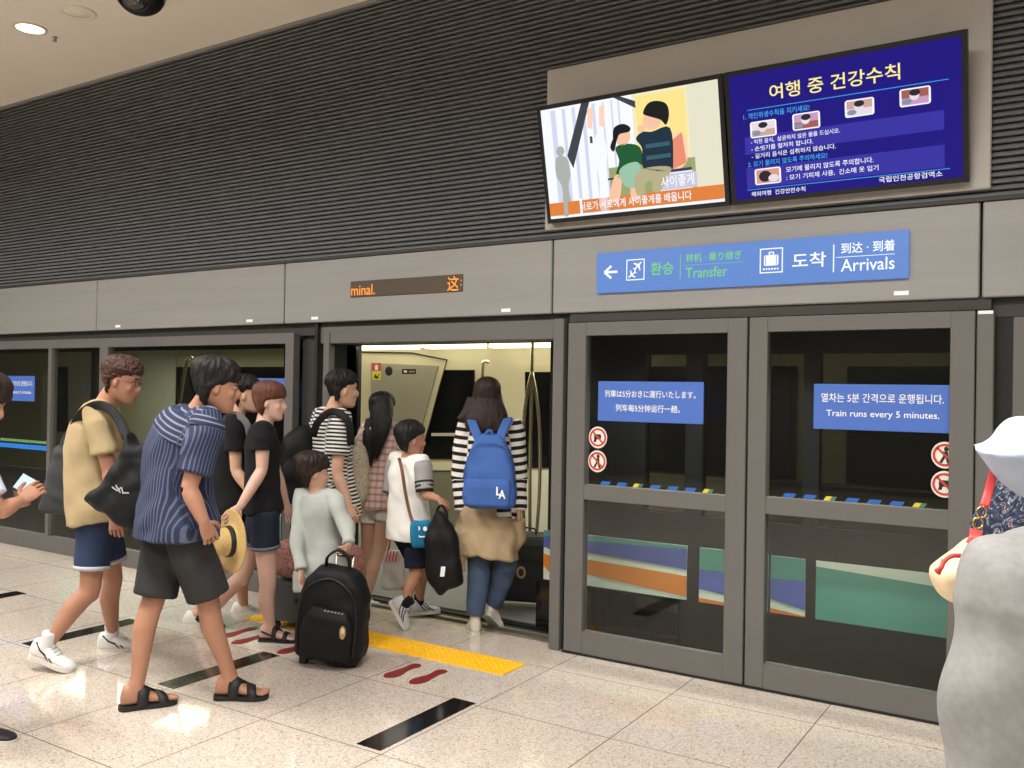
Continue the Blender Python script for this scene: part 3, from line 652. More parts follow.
def wrinkle(me, amp, seed, sc=1.0):
    """soft cloth folds pushed along the normals"""
    a = coords(me); n = normals(me); rg = np.random.RandomState(seed); d = np.zeros(len(a))
    for k in range(9):
        fr = rg.uniform(14, 42)/sc; v = rg.normal(size=3); v /= np.linalg.norm(v); v2 = rg.normal(size=3)*9/sc
        d += np.sin(a@v*fr + 1.6*np.sin(a@v2+rg.uniform(0, 6)) + rg.uniform(0, 6))/9**.5
    setco(me, a + n*(d*amp)[:, None])
def attr(me, name, val):
    at_ = me.attributes.new(name, 'FLOAT', 'POINT'); at_.data.foreach_set('value', val.astype(np.float32))
def seg_attrs(me, segs):
    """segs: (A, B, offset, side vector, front vector): along / around coordinates of the nearest run of cloth"""
    a = coords(me); best = np.full(len(a), 1e9); al = np.zeros(len(a)); ar = np.zeros(len(a)); ay = np.zeros(len(a))
    for A, B, off, side, rad in segs:
        A = np.array(A); B = np.array(B); d = B-A; L_ = np.linalg.norm(d); d /= L_
        t = np.clip((a-A)@d, 0, L_); q = a-(A+t[:, None]*d); dist = np.linalg.norm(q, axis=1)/rad
        m_ = dist < best; best[m_] = dist[m_]; al[m_] = (off+(a-A)@d)[m_]; ar[m_] = (q@np.array(side))[m_]; ay[m_] = np.linalg.norm(q, axis=1)[m_]
    attr(me, 'along', al); attr(me, 'side', ar)
def finish(me, mt, name, parent):
    me.materials.clear(); me.materials.append(mt); me.name = name
    me.polygons.foreach_set('use_smooth', [True]*len(me.polygons)); me.polygons.foreach_set('material_index', [0]*len(me.polygons)); me.update()
    return link(name, me, parent)
def stripe_mat(name, c1, c2, period, duty, which='along', rough=.8, soft=.06):
    if name in MATS: return MATS[name]
    mt = mat(name, c1, rough, 0, .2, bump=.15, bscale=300); nt = mt.node_tree; N = nt.nodes; L = nt.links; b = N['Principled BSDF']
    at_ = N.new('ShaderNodeAttribute'); at_.attribute_name = which
    d = N.new('ShaderNodeMath'); d.operation = 'DIVIDE'; L.new(at_.outputs['Fac'], d.inputs[0]); d.inputs[1].default_value = period
    fr = N.new('ShaderNodeMath'); fr.operation = 'FRACT'; L.new(d.outputs[0], fr.inputs[0])
    r = N.new('ShaderNodeValToRGB'); e = r.color_ramp.elements
    while len(e) < 4: e.new(.5)
    for q, (p_, c) in zip(e, [(0, c2), (duty-soft/2, c2), (duty+soft/2, c1), (1-soft/2, c1)]): q.position = p_; q.color = (*srgb(c), 1)
    L.new(fr.outputs[0], r.inputs[0]); L.new(r.outputs[0], b.inputs['Base Color']); return mt
def cloth(name, rgb, rough=.85, var=.07, bump=.2): return mat(name, rgb, rough, 0, .2, var=var, vscale=10, bump=bump, bscale=260)
def hair_mat(name, rgb): return mat(name, rgb, .58, 0, .3, var=.35, vscale=120, bump=.6, bscale=150, stretch=(1, 1, .09))

HEAD = [(-.118, .070, .030, .018), (-.110, .086, .005, .034), (-.096, .091, -.02, .045), (-.078, .089, -.040, .053), (-.058, .090, -.055, .060), (-.035, .088, -.066, .066), (-.010, .087, -.078, .070),
        (.012, .085, -.090, .0735), (.034, .093, -.098, .076), (.060, .092, -.101, .0775), (.085, .080, -.095, .073), (.103, .058, -.080, .060), (.114, .030, -.055, .040), (.119, .005, -.03, .015)]
def frame_from(fwd, up=Vector((0, 0, 1))):
    x = Vector(fwd).normalized(); y = up.cross(x).normalized(); z = x.cross(y); return x, y, z
def head_shapes(S, c, X, Y, Z, s):
    Pt = lambda x, y, z: c + X*(x*s) + Y*(y*s) + Z*(z*s)
    v = []; f = []; n = 24
    for z, fx, bx, w_ in HEAD:
        for j in range(n):
            t = 2*math.pi*j/n; cx = (fx+bx)/2; rx = (fx-bx)/2; v.append(Pt(cx + rx*math.copysign(abs(math.cos(t))**.9, math.cos(t)), w_*math.copysign(abs(math.sin(t))**.9, math.sin(t)), z))
    for i in range(len(HEAD)-1):
        for j in range(n): f.append([i*n+j, i*n+(j+1) % n, (i+1)*n+(j+1) % n, (i+1)*n+j])
    f.append(list(range(n))[::-1]); f.append([(len(HEAD)-1)*n+j for j in range(n)]); S.add((v, f))
    S.lf([Pt(.084, 0, .024), Pt(.096, 0, .002), Pt(.106, 0, -.018), Pt(.100, 0, -.032), Pt(.082, 0, -.036)], [.006*s, .010*s, .0145*s, .015*s, .008*s], n=10)
    for sg in (1, -1): S.ell(Pt(.094, .012*sg, -.028), [X*.010*s, Y*.009*s, Z*.008*s], 8, 6)
    S.ell(Pt(.088, 0, -.055), [X*.0095*s, Y*.022*s, Z*.005*s], 10, 6); S.ell(Pt(.086, 0, -.066), [X*.010*s, Y*.019*s, Z*.006*s], 10, 6)
    for sg in (1, -1):
        S.ell(Pt(-.008, .077*sg, -.002), [X*.018*s+Y*(.006*sg*s), Y*.008*s, Z*.031*s], 12, 8)
        S.ell(Pt(.072, .036*sg, .034), [X*.016*s, Y*.022*s, Z*.007*s], 10, 6)
        S.ell(Pt(.066, .042*sg, -.022), [X*.018*s, Y*.020*s, Z*.020*s], 10, 6)
def face_parts(root, c, X, Y, Z, s, brow=(24, 18, 16), lip=(176, 98, 88)):
    Pt = lambda x, y, z: c + X*(x*s) + Y*(y*s) + Z*(z*s)
    we = mat('eye_white', (226, 220, 212), .25); ir = mat('eye_dark', (26, 18, 14), .15)
    for sg in (1, -1):
        e = SH().ell(Pt(.079, .032*sg, .012), [X*.007*s, Y*.013*s, Z*.0062*s], 12, 8); mb = MB(); mb.add(e.v, e.f, we, True)
        e = SH().ell(Pt(.0842, .032*sg, .012), [X*.0028*s, Y*.0056*s, Z*.0056*s], 10, 6); mb.add(e.v, e.f, ir, True)
        mb.tube(catmull([Pt(.080, .016*sg, .014), Pt(.087, .03*sg, .0195), Pt(.076, .047*sg, .014)], 4), .0016*s, ir, 6)
        mb.build('eye', root)
        mb = MB(); mb.tube(catmull([Pt(.091, .014*sg, .033), Pt(.089, .032*sg, .040), Pt(.072, .053*sg, .034)], 4), [.0022*s]+[.0034*s]*7+[.0016*s], mat('eyebrow', brow, .8), 6); mb.build('eyebrow', root)
    e = SH().ell(Pt(.091, 0, -.0548), [X*.0085*s, Y*.020*s, Z*.0042*s], 12, 6).ell(Pt(.090, 0, -.0645), [X*.0085*s, Y*.017*s, Z*.005*s], 12, 6); mb = MB(); mb.add(e.v, e.f, mat('lips', lip, .45), True); mb.build('lips', root)
# hairline per height: (z, front x, extra thickness)
HAIRS = {
 'short': [(-.085, -.045, .006), (-.055, -.040, .010), (-.02, -.032, .013), (.008, -.022, .017), (.022, .030, .016), (.036, .042, .018), (.052, .078, .022), (.072, .098, .030), (.096, .092, .036), (.118, .070, .038), (.137, .035, .034), (.150, .0, .02)],
 'bowl':  [(-.085, -.04, .012), (-.06, -.030, .018), (-.03, -.022, .022), (0, -.012, .026), (.016, .046, .022), (.030, .070, .024), (.044, .100, .026), (.068, .106, .030), (.095, .096, .034), (.118, .072, .036), (.137, .035, .034), (.150, .0, .02)],
 'bob':   [(-.095, -.03, .008), (-.08, -.020, .016), (-.05, -.012, .022), (-.03, .006, .024), (0, .010, .024), (.022, .040, .022), (.034, .090, .022), (.055, .106, .024), (.075, .104, .028), (.1, .090, .030), (.122, .064, .030), (.140, .03, .022), (.147, .0, .014)],
}
def hair_shapes(S, c, X, Y, Z, s, style):
    Pt = lambda x, y, z: c + X*(x*s) + Y*(y*s) + Z*(z*s)
    T = HAIRS[style]; hz = [h[0] for h in HEAD]; n = 28; v = []; f = []
    T = [q for q in T if q[0] < .07]; z7, f7, t7 = [q for q in HAIRS[style] if q[0] >= .07][0]; R7 = None
    for z, fx, th in T + [(z7+(.156-z7)*math.sin(e*math.pi/16), None, t7) for e in range(9)]:
        if fx is None:
            e = min((z-z7)/(.1565-z7), .999); q = math.sqrt(1-e*e); w7 = np.interp(.07, hz, [h[3] for h in HEAD])+t7*.72; b7 = np.interp(.07, hz, [h[2] for h in HEAD])-t7
            fx_, bx_, w_ = -.01+(f7+.01)*q, -.01+(b7+.01)*q, w7*q; cx = (fx_+bx_)/2; rx = (fx_-bx_)/2
            for j in range(n): t = 2*math.pi*j/n; v.append(Pt(cx+rx*math.cos(t), w_*math.copysign(abs(math.sin(t))**.85, math.sin(t)), z))
            continue
        zz = min(max(z-.028 if z > .09 else z, hz[0]), hz[-1]-.012 if z > .14 else .104)
        bx = np.interp(zz, hz, [h[2] for h in HEAD])-th; w_ = np.interp(zz, hz, [h[3] for h in HEAD])+th*.72
        cx = (fx+bx)/2; rx = (fx-bx)/2
        for j in range(n):
            t = 2*math.pi*j/n
            # ring that is full at the back and comes forward along the temples
            xx = cx+rx*math.cos(t); v.append(Pt(xx, w_*math.copysign(abs(math.sin(t))**.75, math.sin(t)), z))
    k_ = len(T)+9
    for i in range(k_-1):
        for j in range(n): f.append([i*n+j, i*n+(j+1) % n, (i+1)*n+(j+1) % n, (i+1)*n+j])
    f.append(list(range(n))[::-1]); f.append([(k_-1)*n+j for j in range(n)]); S.add((v, f))
def tufts(me, c, X, Y, Z, s, amp, fr, curl=0):
    a = coords(me); n = normals(me); q = a-np.array(c); R_ = np.array([X, Y, Z]); L_ = q@R_.T/s
    d = np.empty(len(a))
    for i, p_ in enumerate(L_):
        ang = math.atan2(p_[1], p_[0]+.02)
        v = Vector((math.cos(ang)*fr*.10, math.sin(ang)*fr*.10, p_[2]*(fr if curl else fr*.25)))
        d[i] = noise.noise(v*1.0) + .5*noise.noise(v*2.3)
    setco(me, a + n*(d*amp*s)[:, None])

def hand_shapes(root_S, fingers, w_, d, back, thumb, s, curl=.45):
    """w_ wrist; d = towards the fingertips; back = out of the back of the hand; thumb = side of the thumb"""
    d = Vector(d).normalized(); back = Vector(back); back = (back-d*back.dot(d)).normalized(); th = Vector(thumb); th = (th-d*th.dot(d)-back*th.dot(back)).normalized()
    root_S.lf([w_-d*.01*s, w_+d*.02*s, w_+d*.055*s, w_+d*.088*s, w_+d*.094*s], [(.023*s, .019*s), (.033*s, .017*s), (.041*s, .0155*s), (.040*s, .013*s), (.03*s, .008*s)], ref=th)
    for k, (o, L_) in enumerate(((.029, .070), (.010, .079), (-.010, .074), (-.029, .058))):
        p_ = w_ + d*.082*s + th*(o*s); dd = d + th*(o*1.2); dd.normalize(); pts = [p_]; cl = curl*(1+.12*k)
        for q, fr in enumerate((.44, .31, .25)):
            ang = cl*(.55 if q == 0 else 1.0); dd = (dd*math.cos(ang) - back*math.sin(ang)).normalized()
            bk = back; back_r = (bk - dd*bk.dot(dd)).normalized(); p_ = p_ + dd*(L_*fr*s); pts.append(p_)
        pts = catmull(pts, 3); n = len(pts); fingers.append(loft(pts, [(.0090-.0026*i/(n-1))*s if i < n-1 else .004*s for i in range(n)], n=8))
    p_ = w_ + d*.022*s + th*.026*s; t1 = (d*.62 + th*.75 - back*.25).normalized(); t2 = (d*.92 + th*.25 - back*.35).normalized()
    pts = catmull([p_-t1*.012*s, p_+t1*.03*s, p_+t1*.034*s+t2*.026*s, p_+t1*.034*s+t2*.052*s], 3); n = len(pts)
    fingers.append(loft(pts, [(.0115-.0035*i/(n-1))*s if i < n-1 else .005*s for i in range(n)], n=8))

FOOT = [(-.070, .016, -.070, -.030), (-.058, .031, -.079, .010), (-.022, .035, -.080, .028), (.025, .036, -.078, .004), (.070, .041, -.079, -.028), (.110, .046, -.080, -.045), (.145, .044, -.080, -.056), (.165, .036, -.080, -.062), (.172, .02, -.078, -.066)]
def foot_rings(an, X, Y, Z, s, rows, grow=0.0, n=16):
    v = []; f = []
    for x, w_, z0, z1 in rows:
        zc = (z0+z1)/2; h_ = (z1-z0)/2+grow
        for j in range(n):
            t = 2*math.pi*j/n; cy, sz = math.cos(t), math.sin(t)
            cy = math.copysign(abs(cy)**.8, cy); sz = math.copysign(abs(sz)**(.6 if sz < 0 else .95), sz)
            v.append(an + X*(x*s) + Y*((w_+grow)*cy*s) + Z*((zc+h_*sz)*s))
    k = len(rows)
    for i in range(k-1):
        for j in range(n): f.append([i*n+j, i*n+(j+1) % n, (i+1)*n+(j+1) % n, (i+1)*n+j])
    f.append(list(range(n))[::-1]); f.append([(k-1)*n+j for j in range(n)]); return v, f
def foot_frame(d):
    X = Vector(d).normalized(); Y = Vector((0, 0, 1)).cross(X).normalized(); Z = X.cross(Y); return X, Y, Z
OUT = [(-.078, 0), (-.072, .022), (-.05, .036), (0, .036), (.05, .040), (.10, .050), (.14, .050), (.17, .040), (.187, .02), (.190, 0)]
def sole_mesh(mb, an, X, Y, Z, s, z0, z1, mt, grow=0., x_scale=1.):
    o = [(x*x_scale, y+grow) for x, y in OUT] + [(x*x_scale, -y-grow) for x, y in OUT[-2:0:-1]]
    pts = catmull([an + X*(x*s) + Y*(y*s) + Z*(z0*s) for x, y in o], 3, True); mb.prism(pts, Z*((z1-z0)*s), mt)
def sneaker(root, an, d, s, upper, sole, side, mark=None, sock=None):
    X, Y, Z = foot_frame(d)
    S = SH(); rows = [(-.079, .02, -.062, -.02), (-.068, .036, -.074, .022), (-.03, .042, -.076, .034), (.012, .043, -.076, .024), (.05, .045, -.076, -.006), (.09, .049, -.076, -.026), (.13, .050, -.076, -.036), (.165, .042, -.076, -.046), (.182, .026, -.074, -.054), (.188, .01, -.072, -.062)]
    S.add(foot_rings(an, X, Y, Z, s, rows)); me = S.mesh(.006, 2); sh = finish(me, upper, 'shoe', root)
    mb = MB(); sole_mesh(mb, an, X, Y, Z, s, -.092, -.066, sole, .003); mb.build('sole', sh)
    mb = MB(); lc = mat('lace_white', (214, 212, 206), .8)
    for k in range(4):
        x = .026+k*.018; z = .0205-k*.0115; mb.tube(catmull([an+X*(x*s)+Y*(-.026*s)+Z*((z-.010)*s), an+X*((x+.004)*s)+Z*((z+.006)*s), an+X*((x+.008)*s)+Y*(.026*s)+Z*((z-.014)*s)], 4), .0032*s, lc, 6)
    mb.build('laces', sh)
    if mark:
        mb = MB()
        for sg in (1, -1):
            def Q(x, z, o=.0015):
                w_ = np.interp(x, [r[0] for r in rows], [r[1] for r in rows]); z0 = np.interp(x, [r[0] for r in rows], [r[2] for r in rows]); z1 = np.interp(x, [r[0] for r in rows], [r[3] for r in rows])
                zc, h_ = (z0+z1)/2, (z1-z0)/2; t = min(max((z-zc)/h_, -.98), .98); cy = math.sqrt(1-t*t)**.8
                return an + X*(x*s) + Y*(sg*(w_*cy+o)*s) + Z*(z*s)
            for st in mark: mb.tube([Q(*q) for q in st], .0045*s, mat('shoe_mark', (24, 24, 30), .6), 6)
        mb.build('side_mark', sh)
    if sock:
        SH_ = SH(); SH_.lf([an-Z*.02*s, an+Z*.03*s, an+Z*(.075*s)+X*(-.004*s)], [(.042*s, .044*s), (.040*s, .041*s), (.041*s, .042*s)]); finish(SH_.mesh(.007, 1), sock, 'sock', root)
    return sh
def slide(root, an, d, s, mt, straps, heel_strap=False, sole_mt=None, name='sandal', thick=.016):
    X, Y, Z = foot_frame(d); mb = MB(); sole_mesh(mb, an, X, Y, Z, s, -thick-.078, -.078, mt, .006)
    sh = mb.build(name, root)
    if sole_mt: mb = MB(); sole_mesh(mb, an, X, Y, Z, s, -.106, -.094, sole_mt, .004); mb.build('sole', sh)
    for x, wd, tilt in straps:
        vs = []; fs = []; n = 14
        for i in range(n+1):
            t = math.pi*i/n
            for e in (-1, 1):
                xx = x+e*wd/2+tilt*math.cos(t)
                w_ = np.interp(xx, [r[0] for r in FOOT], [r[1] for r in FOOT])+.007; z1 = np.interp(xx, [r[0] for r in FOOT], [r[3] for r in FOOT])+.008
                for g in (0, .005): vs.append(an + X*(xx*s) + Y*((w_+g)*math.cos(t)*s) + Z*((-.080+(z1+.080+g)*math.sin(t)**.8)*s))
        for i in range(n):
            a = i*4; b = a+4; fs += [[a, a+2, b+2, b], [a+1, b+1, b+3, a+3], [a, b, b+1, a+1], [a+2, a+3, b+3, b+2]]
        m2 = MB(); m2.add(vs, fs, mt, True); m2.build('strap', sh)
    if heel_strap:
        m2 = MB(); m2.tube(catmull([an+X*.03*s+Y*.040*s-Z*.05*s, an-X*.03*s+Y*.038*s-Z*.03*s, an-X*.066*s-Z*.025*s, an-X*.03*s-Y*.038*s-Z*.03*s, an+X*.03*s-Y*.040*s-Z*.05*s], 5), (.006*s), mt, 8); m2.build('heel_strap', sh)
    return sh

def mixp(A, B, C, t):
    return A.lerp(B, t) if t <= 1 else B.lerp(C, t-1)
def camdir(th, pitch=0):
    t = math.radians(th); p_ = math.radians(pitch)
    r0 = Vector((RT.x, RT.y, 0)).normalized(); f0 = Vector((FW.x, FW.y, 0)).normalized()
    return (r0*math.cos(t) + f0*math.sin(t))*math.cos(p_) + Vector((0, 0, math.sin(p_)))
LOG = []
class Person:
    """th: 0 = walks towards the right of the view, 90 = walks away from it; joints in world metres"""
    def __init__(s, label, H, th, pel, nk, hd, md=None, hth=None, hpitch=0, sw=.185, hw=.085, bulk=1.0, skin=None, sdrop=.035, fat=1.0, bare=False):
        s.bare = bare
        s.s = H/1.72; k = s.s; s.F = camdir(th); s.L = Vector((0, 0, 1)).cross(s.F).normalized(); s.bulk = bulk; s.fat = fat
        s.pel, s.nk, s.hd = pel, nk, hd; s.md = md or pel.lerp(nk, .5)
        s.HX, s.HY, s.HZ = frame_from(camdir(th if hth is None else hth, hpitch))
        s.skin = skin or skin_mat('skin_light', (214, 164, 132))
        sp = (nk-s.md).normalized()
        s.sh = {1: nk + s.L*(sw*k) - sp*(sdrop*k) + s.F*.005, -1: nk - s.L*(sw*k) - sp*(sdrop*k) + s.F*.005}
        s.hip = {1: pel + s.L*(hw*k) - Vector((0, 0, .03*k)), -1: pel - s.L*(hw*k) - Vector((0, 0, .03*k))}
        s.el = {}; s.wr = {}; s.kn = {}; s.an = {}; s.fd = {}; s.hd_dir = {}; s.curl = {1: .45, -1: .45}; s.thumb = {}; s.back = {}
        base = Vector((pel.x, pel.y, 0)); s.root = thing('person', base, label, 'person')
    def arm(s, sd, el, wr, hdir=None, thumb=None, back=None, curl=.45):
        s.el[sd] = el; s.wr[sd] = wr; s.hd_dir[sd] = hdir or (wr-el); s.thumb[sd] = thumb or s.F; s.back[sd] = back or s.L*sd; s.curl[sd] = curl; return s
    def hang(s, sd, fwd=.04):
        k = s.s; e = s.sh[sd] + s.L*(sd*.05*k) + Vector((0, 0, -.29*k)) - s.F*.02; return s.arm(sd, e, e + Vector((0, 0, -.25*k)) + s.F*fwd*2)
    def leg(s, sd, kn, an, fdir=None):
        s.kn[sd] = kn; s.an[sd] = an; s.fd[sd] = fdir or s.F; return s
    def plant(s, h, *sides):
        for sd in sides: a = s.an[sd]; s.an[sd] = Vector((a.x, a.y, h*s.s))
        return s
    def stand(s, sd, step=0.0):
        h_ = s.hip[sd]; an = Vector((h_.x, h_.y, .095*s.s)) + s.F*step; return s.leg(sd, h_.lerp(an, .5) + s.F*.02, an)
    def spine(s, n=12, lo=0., hi=1.):
        P = catmull([s.pel, s.md, s.nk], 8); N = len(P)-1; out = []
        for i in range(n+1):
            t = lo + (hi-lo)*i/n
            if t < 0: out.append((t, s.pel + (s.pel-s.md).normalized()*(-t)*(s.nk-s.pel).length)); continue
            q = t*N; j = min(int(q), N-1); out.append((t, P[j].lerp(P[j+1], q-j)))
        return out
    def torso_r(s, t, grow=0.):
        k = s.s*s.bulk; a = np.interp(t, [-.2, -.08, 0, .12, .32, .55, .78, .9, .97, 1.05], [.10, .15, .165, .155, .135, .148, .160, .135, .085, .055])
        b = np.interp(t, [-.2, -.08, 0, .12, .32, .55, .78, .9, .97, 1.05], [.06, .10, .115, .108, .098, .108, .102, .085, .062, .052])*s.fat
        return (a*k+grow, b*k+grow)
    def body(s):
        k = s.s; S = SH(); fing = []
        sp = s.spine(14, -.16, 1.0); S.lf([p_ for t, p_ in sp], [s.torso_r(t) for t, p_ in sp], ref=s.L, n=20)
        S.lf([s.nk-(s.nk-s.md).normalized()*.05*k, s.nk+(s.hd-s.nk)*.45, s.hd-s.HZ*.03*k-s.HX*.02*k], [.062*k, .055*k, .055*k], n=14)
        head_shapes(S, s.hd, s.HX, s.HY, s.HZ, s.hs())
        for sd in (1, -1):
            A = s.sh[sd]; E_ = s.el[sd]; W_ = s.wr[sd]; nk = s.nk-(s.nk-s.md).normalized()*.05*k
            S.lf([nk, nk.lerp(A, .6), A, A.lerp(E_, .3), A.lerp(E_, .7), E_], [.05*k, .056*k, .056*k, .050*k, .043*k, .038*k])
            S.lf([E_, E_.lerp(W_, .25), E_.lerp(W_, .6), W_], [.038*k, .042*k, .036*k, (.027*k, .023*k)])
            hand_shapes(S, fing, W_, s.hd_dir[sd], s.back[sd], s.thumb[sd], k*1.0, s.curl[sd])
            h_ = s.hip[sd]; K = s.kn[sd]; N_ = s.an[sd]; bk = -(s.fd[sd]*1.0); bk.z = 0
            S.lf([h_, h_.lerp(K, .35), h_.lerp(K, .75), K], [(.085*k, .09*k), .078*k, .062*k, .056*k]); cb = bk.normalized()*.018*k
            S.lf([K, K.lerp(N_, .15)+cb*.5, K.lerp(N_, .35)+cb, K.lerp(N_, .6)+cb*.5, K.lerp(N_, .85), N_], [.055*k, .054*k, .056*k, .046*k, .036*k, .036*k])
            X, Y, Z = foot_frame(s.fd[sd]); S.add(foot_rings(N_, X, Y, Z, k, FOOT if s.bare else [(x*.9, a*.85, b, c-.008) for x, a, b, c in FOOT])); S.ell(K, [X*.053*k, Y*.052*k, Vector((0, 0, .06*k))]); S.lf([N_+Z*.03*k, N_-Z*.02*k], [.036*k, .04*k])
            if s.bare:
             for q, (o, L_, r_) in enumerate(((-.026, .028, .013), (-.006, .028, .010), (.010, .024, .0095), (.024, .018, .009), (.036, .010, .0085))):
                oo = -o*sd*-1; p_ = N_ + X*(.158*k) + Y*(oo*k) - Z*(.069*k); fing.append(loft([p_-X*.01*k, p_+X*(L_*.6*k), p_+X*(L_*k)-Z*.002*k, p_+X*((L_+.006)*k)-Z*.004*k], [r_*k, r_*k, r_*.9*k, r_*.4*k], n=8))
        me = S.mesh(.0085, 3, .5)
        v = [tuple(x) for x in coords(me)]; f = [list(p_.vertices) for p_ in me.polygons]; bpy.data.meshes.remove(me)
        for vv, ff in fing: o = len(v); v += [tuple(x) for x in vv]; f += [[i+o for i in q] for q in ff]
        m2 = bpy.data.meshes.new('body'); m2.from_pydata(v, [], f); fix_normals(m2); finish(m2, s.skin, 'body', s.root)
        R = lambda a, b: round((a-b).length/k, 2)
        LOG.append((s.root['label'][:38], 'torso', R(s.pel, s.nk), 'neck-head', R(s.nk, s.hd), 'uarm', [R(s.sh[d], s.el[d]) for d in (1, -1)], 'farm', [R(s.el[d], s.wr[d]) for d in (1, -1)], 'thigh', [R(s.hip[d], s.kn[d]) for d in (1, -1)], 'shin', [R(s.kn[d], s.an[d]) for d in (1, -1)], 'anz', [round(s.an[d].z/k, 2) for d in (1, -1)], 'top', round(s.hd.z+.15*k, 2)))
        return s
    def hs(s): return s.s if s.s > .9 else (.94 if s.s < .78 else .95)
    def face(s, **kw): face_parts(s.root, s.hd, s.HX, s.HY, s.HZ, s.hs(), **kw); return s
    def hair(s, style, mt, amp=.006, fr=60, curl=0, drape=None):
        S = SH(); hair_shapes(S, s.hd, s.HX, s.HY, s.HZ, s.hs(), style)
        if drape:
            for pts, rr in drape:
                P = catmull(pts, 4); n = len(P); q = [i/4 for i in range(n)]; ii = list(range(len(rr)))
                S.lf(P, [(float(np.interp(x, ii, [r[0] for r in rr])), float(np.interp(x, ii, [r[1] for r in rr]))) for x in q], ref=s.HY, n=18)
        me = S.mesh(.0065, 4); tufts(me, s.hd, s.HX, s.HY, s.HZ, s.hs(), amp, fr, curl); finish(me, mt, 'hair', s.root); return s
    def top(s, name, mt, hem=-.1, grow=.022, flare=.012, sleeve=.55, sl_r=.066, neck=.98, wr=.0055, collar=None, seed=1, sl_mt=None, cuff=None, scoop=None, vox=.009):
        """shirt: hem as a fraction of the torso, sleeve 0..2 along the arm"""
        k = s.s; S = SH(); sp = s.spine(16, hem, neck); tl = (s.nk-s.pel).length
        rr = []
        for t, p_ in sp:
            a, b = s.torso_r(max(t, -.02), grow*k); e = flare*k*max(0, .5-t)
            w0 = s.torso_r(.62, grow*k)
            if t < .6: a = max(a, w0[0]*.96); b = max(b, w0[1]*.98)
            rr.append((a+e, b+e))
        S.lf([p_ for t, p_ in sp], rr, ref=s.L, n=24, sq=2.3)
        nk = s.nk-(s.nk-s.md).normalized()*.05*k; segs = [(s.pel, s.md, 0, s.L, 1.), (s.md, s.nk, (s.md-s.pel).length, s.L, 1.)]
        SLS = []
        for sd in (1, -1):
            SL = SH() if sl_mt else S; SLS.append(SL)
            A, E_, W_ = s.sh[sd], s.el[sd], s.wr[sd]; pts = [nk, nk.lerp(A, .6), A]; r_ = [.066*k, .073*k, .072*k]
            if sl_mt: S.lf([nk, nk.lerp(A, .6), A, A.lerp(E_, .12)], [.058*k, .066*k, .066*k, .06*k])
            nst = max(2, int(sleeve*6))
            for i in range(1, nst+1):
                q = sleeve*i/nst; pts.append(mixp(A, E_, W_, q)); r_.append((sl_r-.012*min(q, 1)-.010*max(0, q-1)+(.004 if sleeve < 1 and i == nst else 0))*k)
            SL.lf(pts if not sl_mt else pts[2:], r_ if not sl_mt else r_[2:], n=18)
            segs.append((A.lerp(E_, .1), E_, .05, s.F, .55)); segs.append((E_, W_, .05+(E_-A).length, s.F, .45))
        if collar:
            c0 = s.nk-(s.nk-s.md).normalized()*.06*k-s.F*.008; S.lf([c0, c0+(s.hd-s.nk).normalized()*(collar+.03)*k-s.F*.008*k, c0+(s.hd-s.nk).normalized()*(collar+.036)*k-s.F*.008*k], [.088*k, .073*k, .066*k], n=18)
        me = S.mesh(vox, 3); wrinkle(me, wr, seed); seg_attrs(me, segs); o = finish(me, mt, name, s.root)
        if sl_mt:
            for SL in SLS: me = SL.mesh(.008, 2); wrinkle(me, wr*.6, seed+1); seg_attrs(me, segs); finish(me, sl_mt, 'sleeve', o)
        return o
    def bottoms(s, name, mt, frac=.85, r0=.098, r1=.085, top=.1, wr=.003, seed=3, cuff=None, r2=.055):
        k = s.s; S = SH(); sp = s.spine(8, -.17, top); S.lf([p_ for t, p_ in sp], [s.torso_r(t, .014*k) for t, p_ in sp], ref=s.L, n=22)
        for sd in (1, -1):
            h_, K, N_ = s.hip[sd], s.kn[sd], s.an[sd]; pts = []; r_ = []; n = max(4, int(frac*7))
            for i in range(n+1):
                q = frac*i/n; pts.append(mixp(h_+Vector((0, 0, .04*k)), K, N_, q)); r_.append(np.interp(q, [0, min(frac, 1), 2], [r0, r1, r2])*k)
            if frac <= 1: pts = pts[:-1]+[pts[-1]]
            S.lf(pts, r_, n=20)
        me = S.mesh(.009, 3); wrinkle(me, wr, seed); o = finish(me, mt, name, s.root)
        if cuff:
            mb = MB()
            for sd in (1, -1):
                p1 = mixp(s.hip[sd]+Vector((0, 0, .04*k)), s.kn[sd], s.an[sd], frac); d = (s.kn[sd]-s.hip[sd]).normalized(); v, f = loft([p1-d*.012*k, p1+d*.012*k], (r1+.003)*k, n=22); mb.add(v, f, cuff, True)
            mb.build('cuff', o)
        return o

def pillow(px, d, thick, tilt=(0, 0), rings=7, sub=4, nose=.55):
    """soft bag whose outline is given; d = distance of its middle; tilt = distance change per metre across and up"""
    C = at(sum(p_[0] for p_ in px)/len(px), sum(p_[1] for p_ in px)/len(px), d); r0 = camdir(0); f0 = camdir(90)
    P = []
    for x, y in px:
        p_ = at(x, y, d); q = p_-C; P.append(p_ + f0*(q.dot(r0)*tilt[0] + q.z*tilt[1]))
    P = catmull(P, sub, True); n = len(P); v = []; f = []; ks = [(-1, .0), (-.97, .35), (-.85, .62), (-.6, .84), (-.25, .97), (.25, .97), (.6, .84), (.85, .62), (.97, .35), (1, 0)]
    for o, sc in ks:
        sc = max(sc, .02)**nose
        for p_ in P: v.append(C + (p_-C)*sc + f0*(o*thick/2))
    for i in range(len(ks)-1):
        for j in range(n): f.append([i*n+j, i*n+(j+1) % n, (i+1)*n+(j+1) % n, (i+1)*n+j])
    f.append(list(range(n))[::-1]); f.append([(len(ks)-1)*n+j for j in range(n)]); return v, f
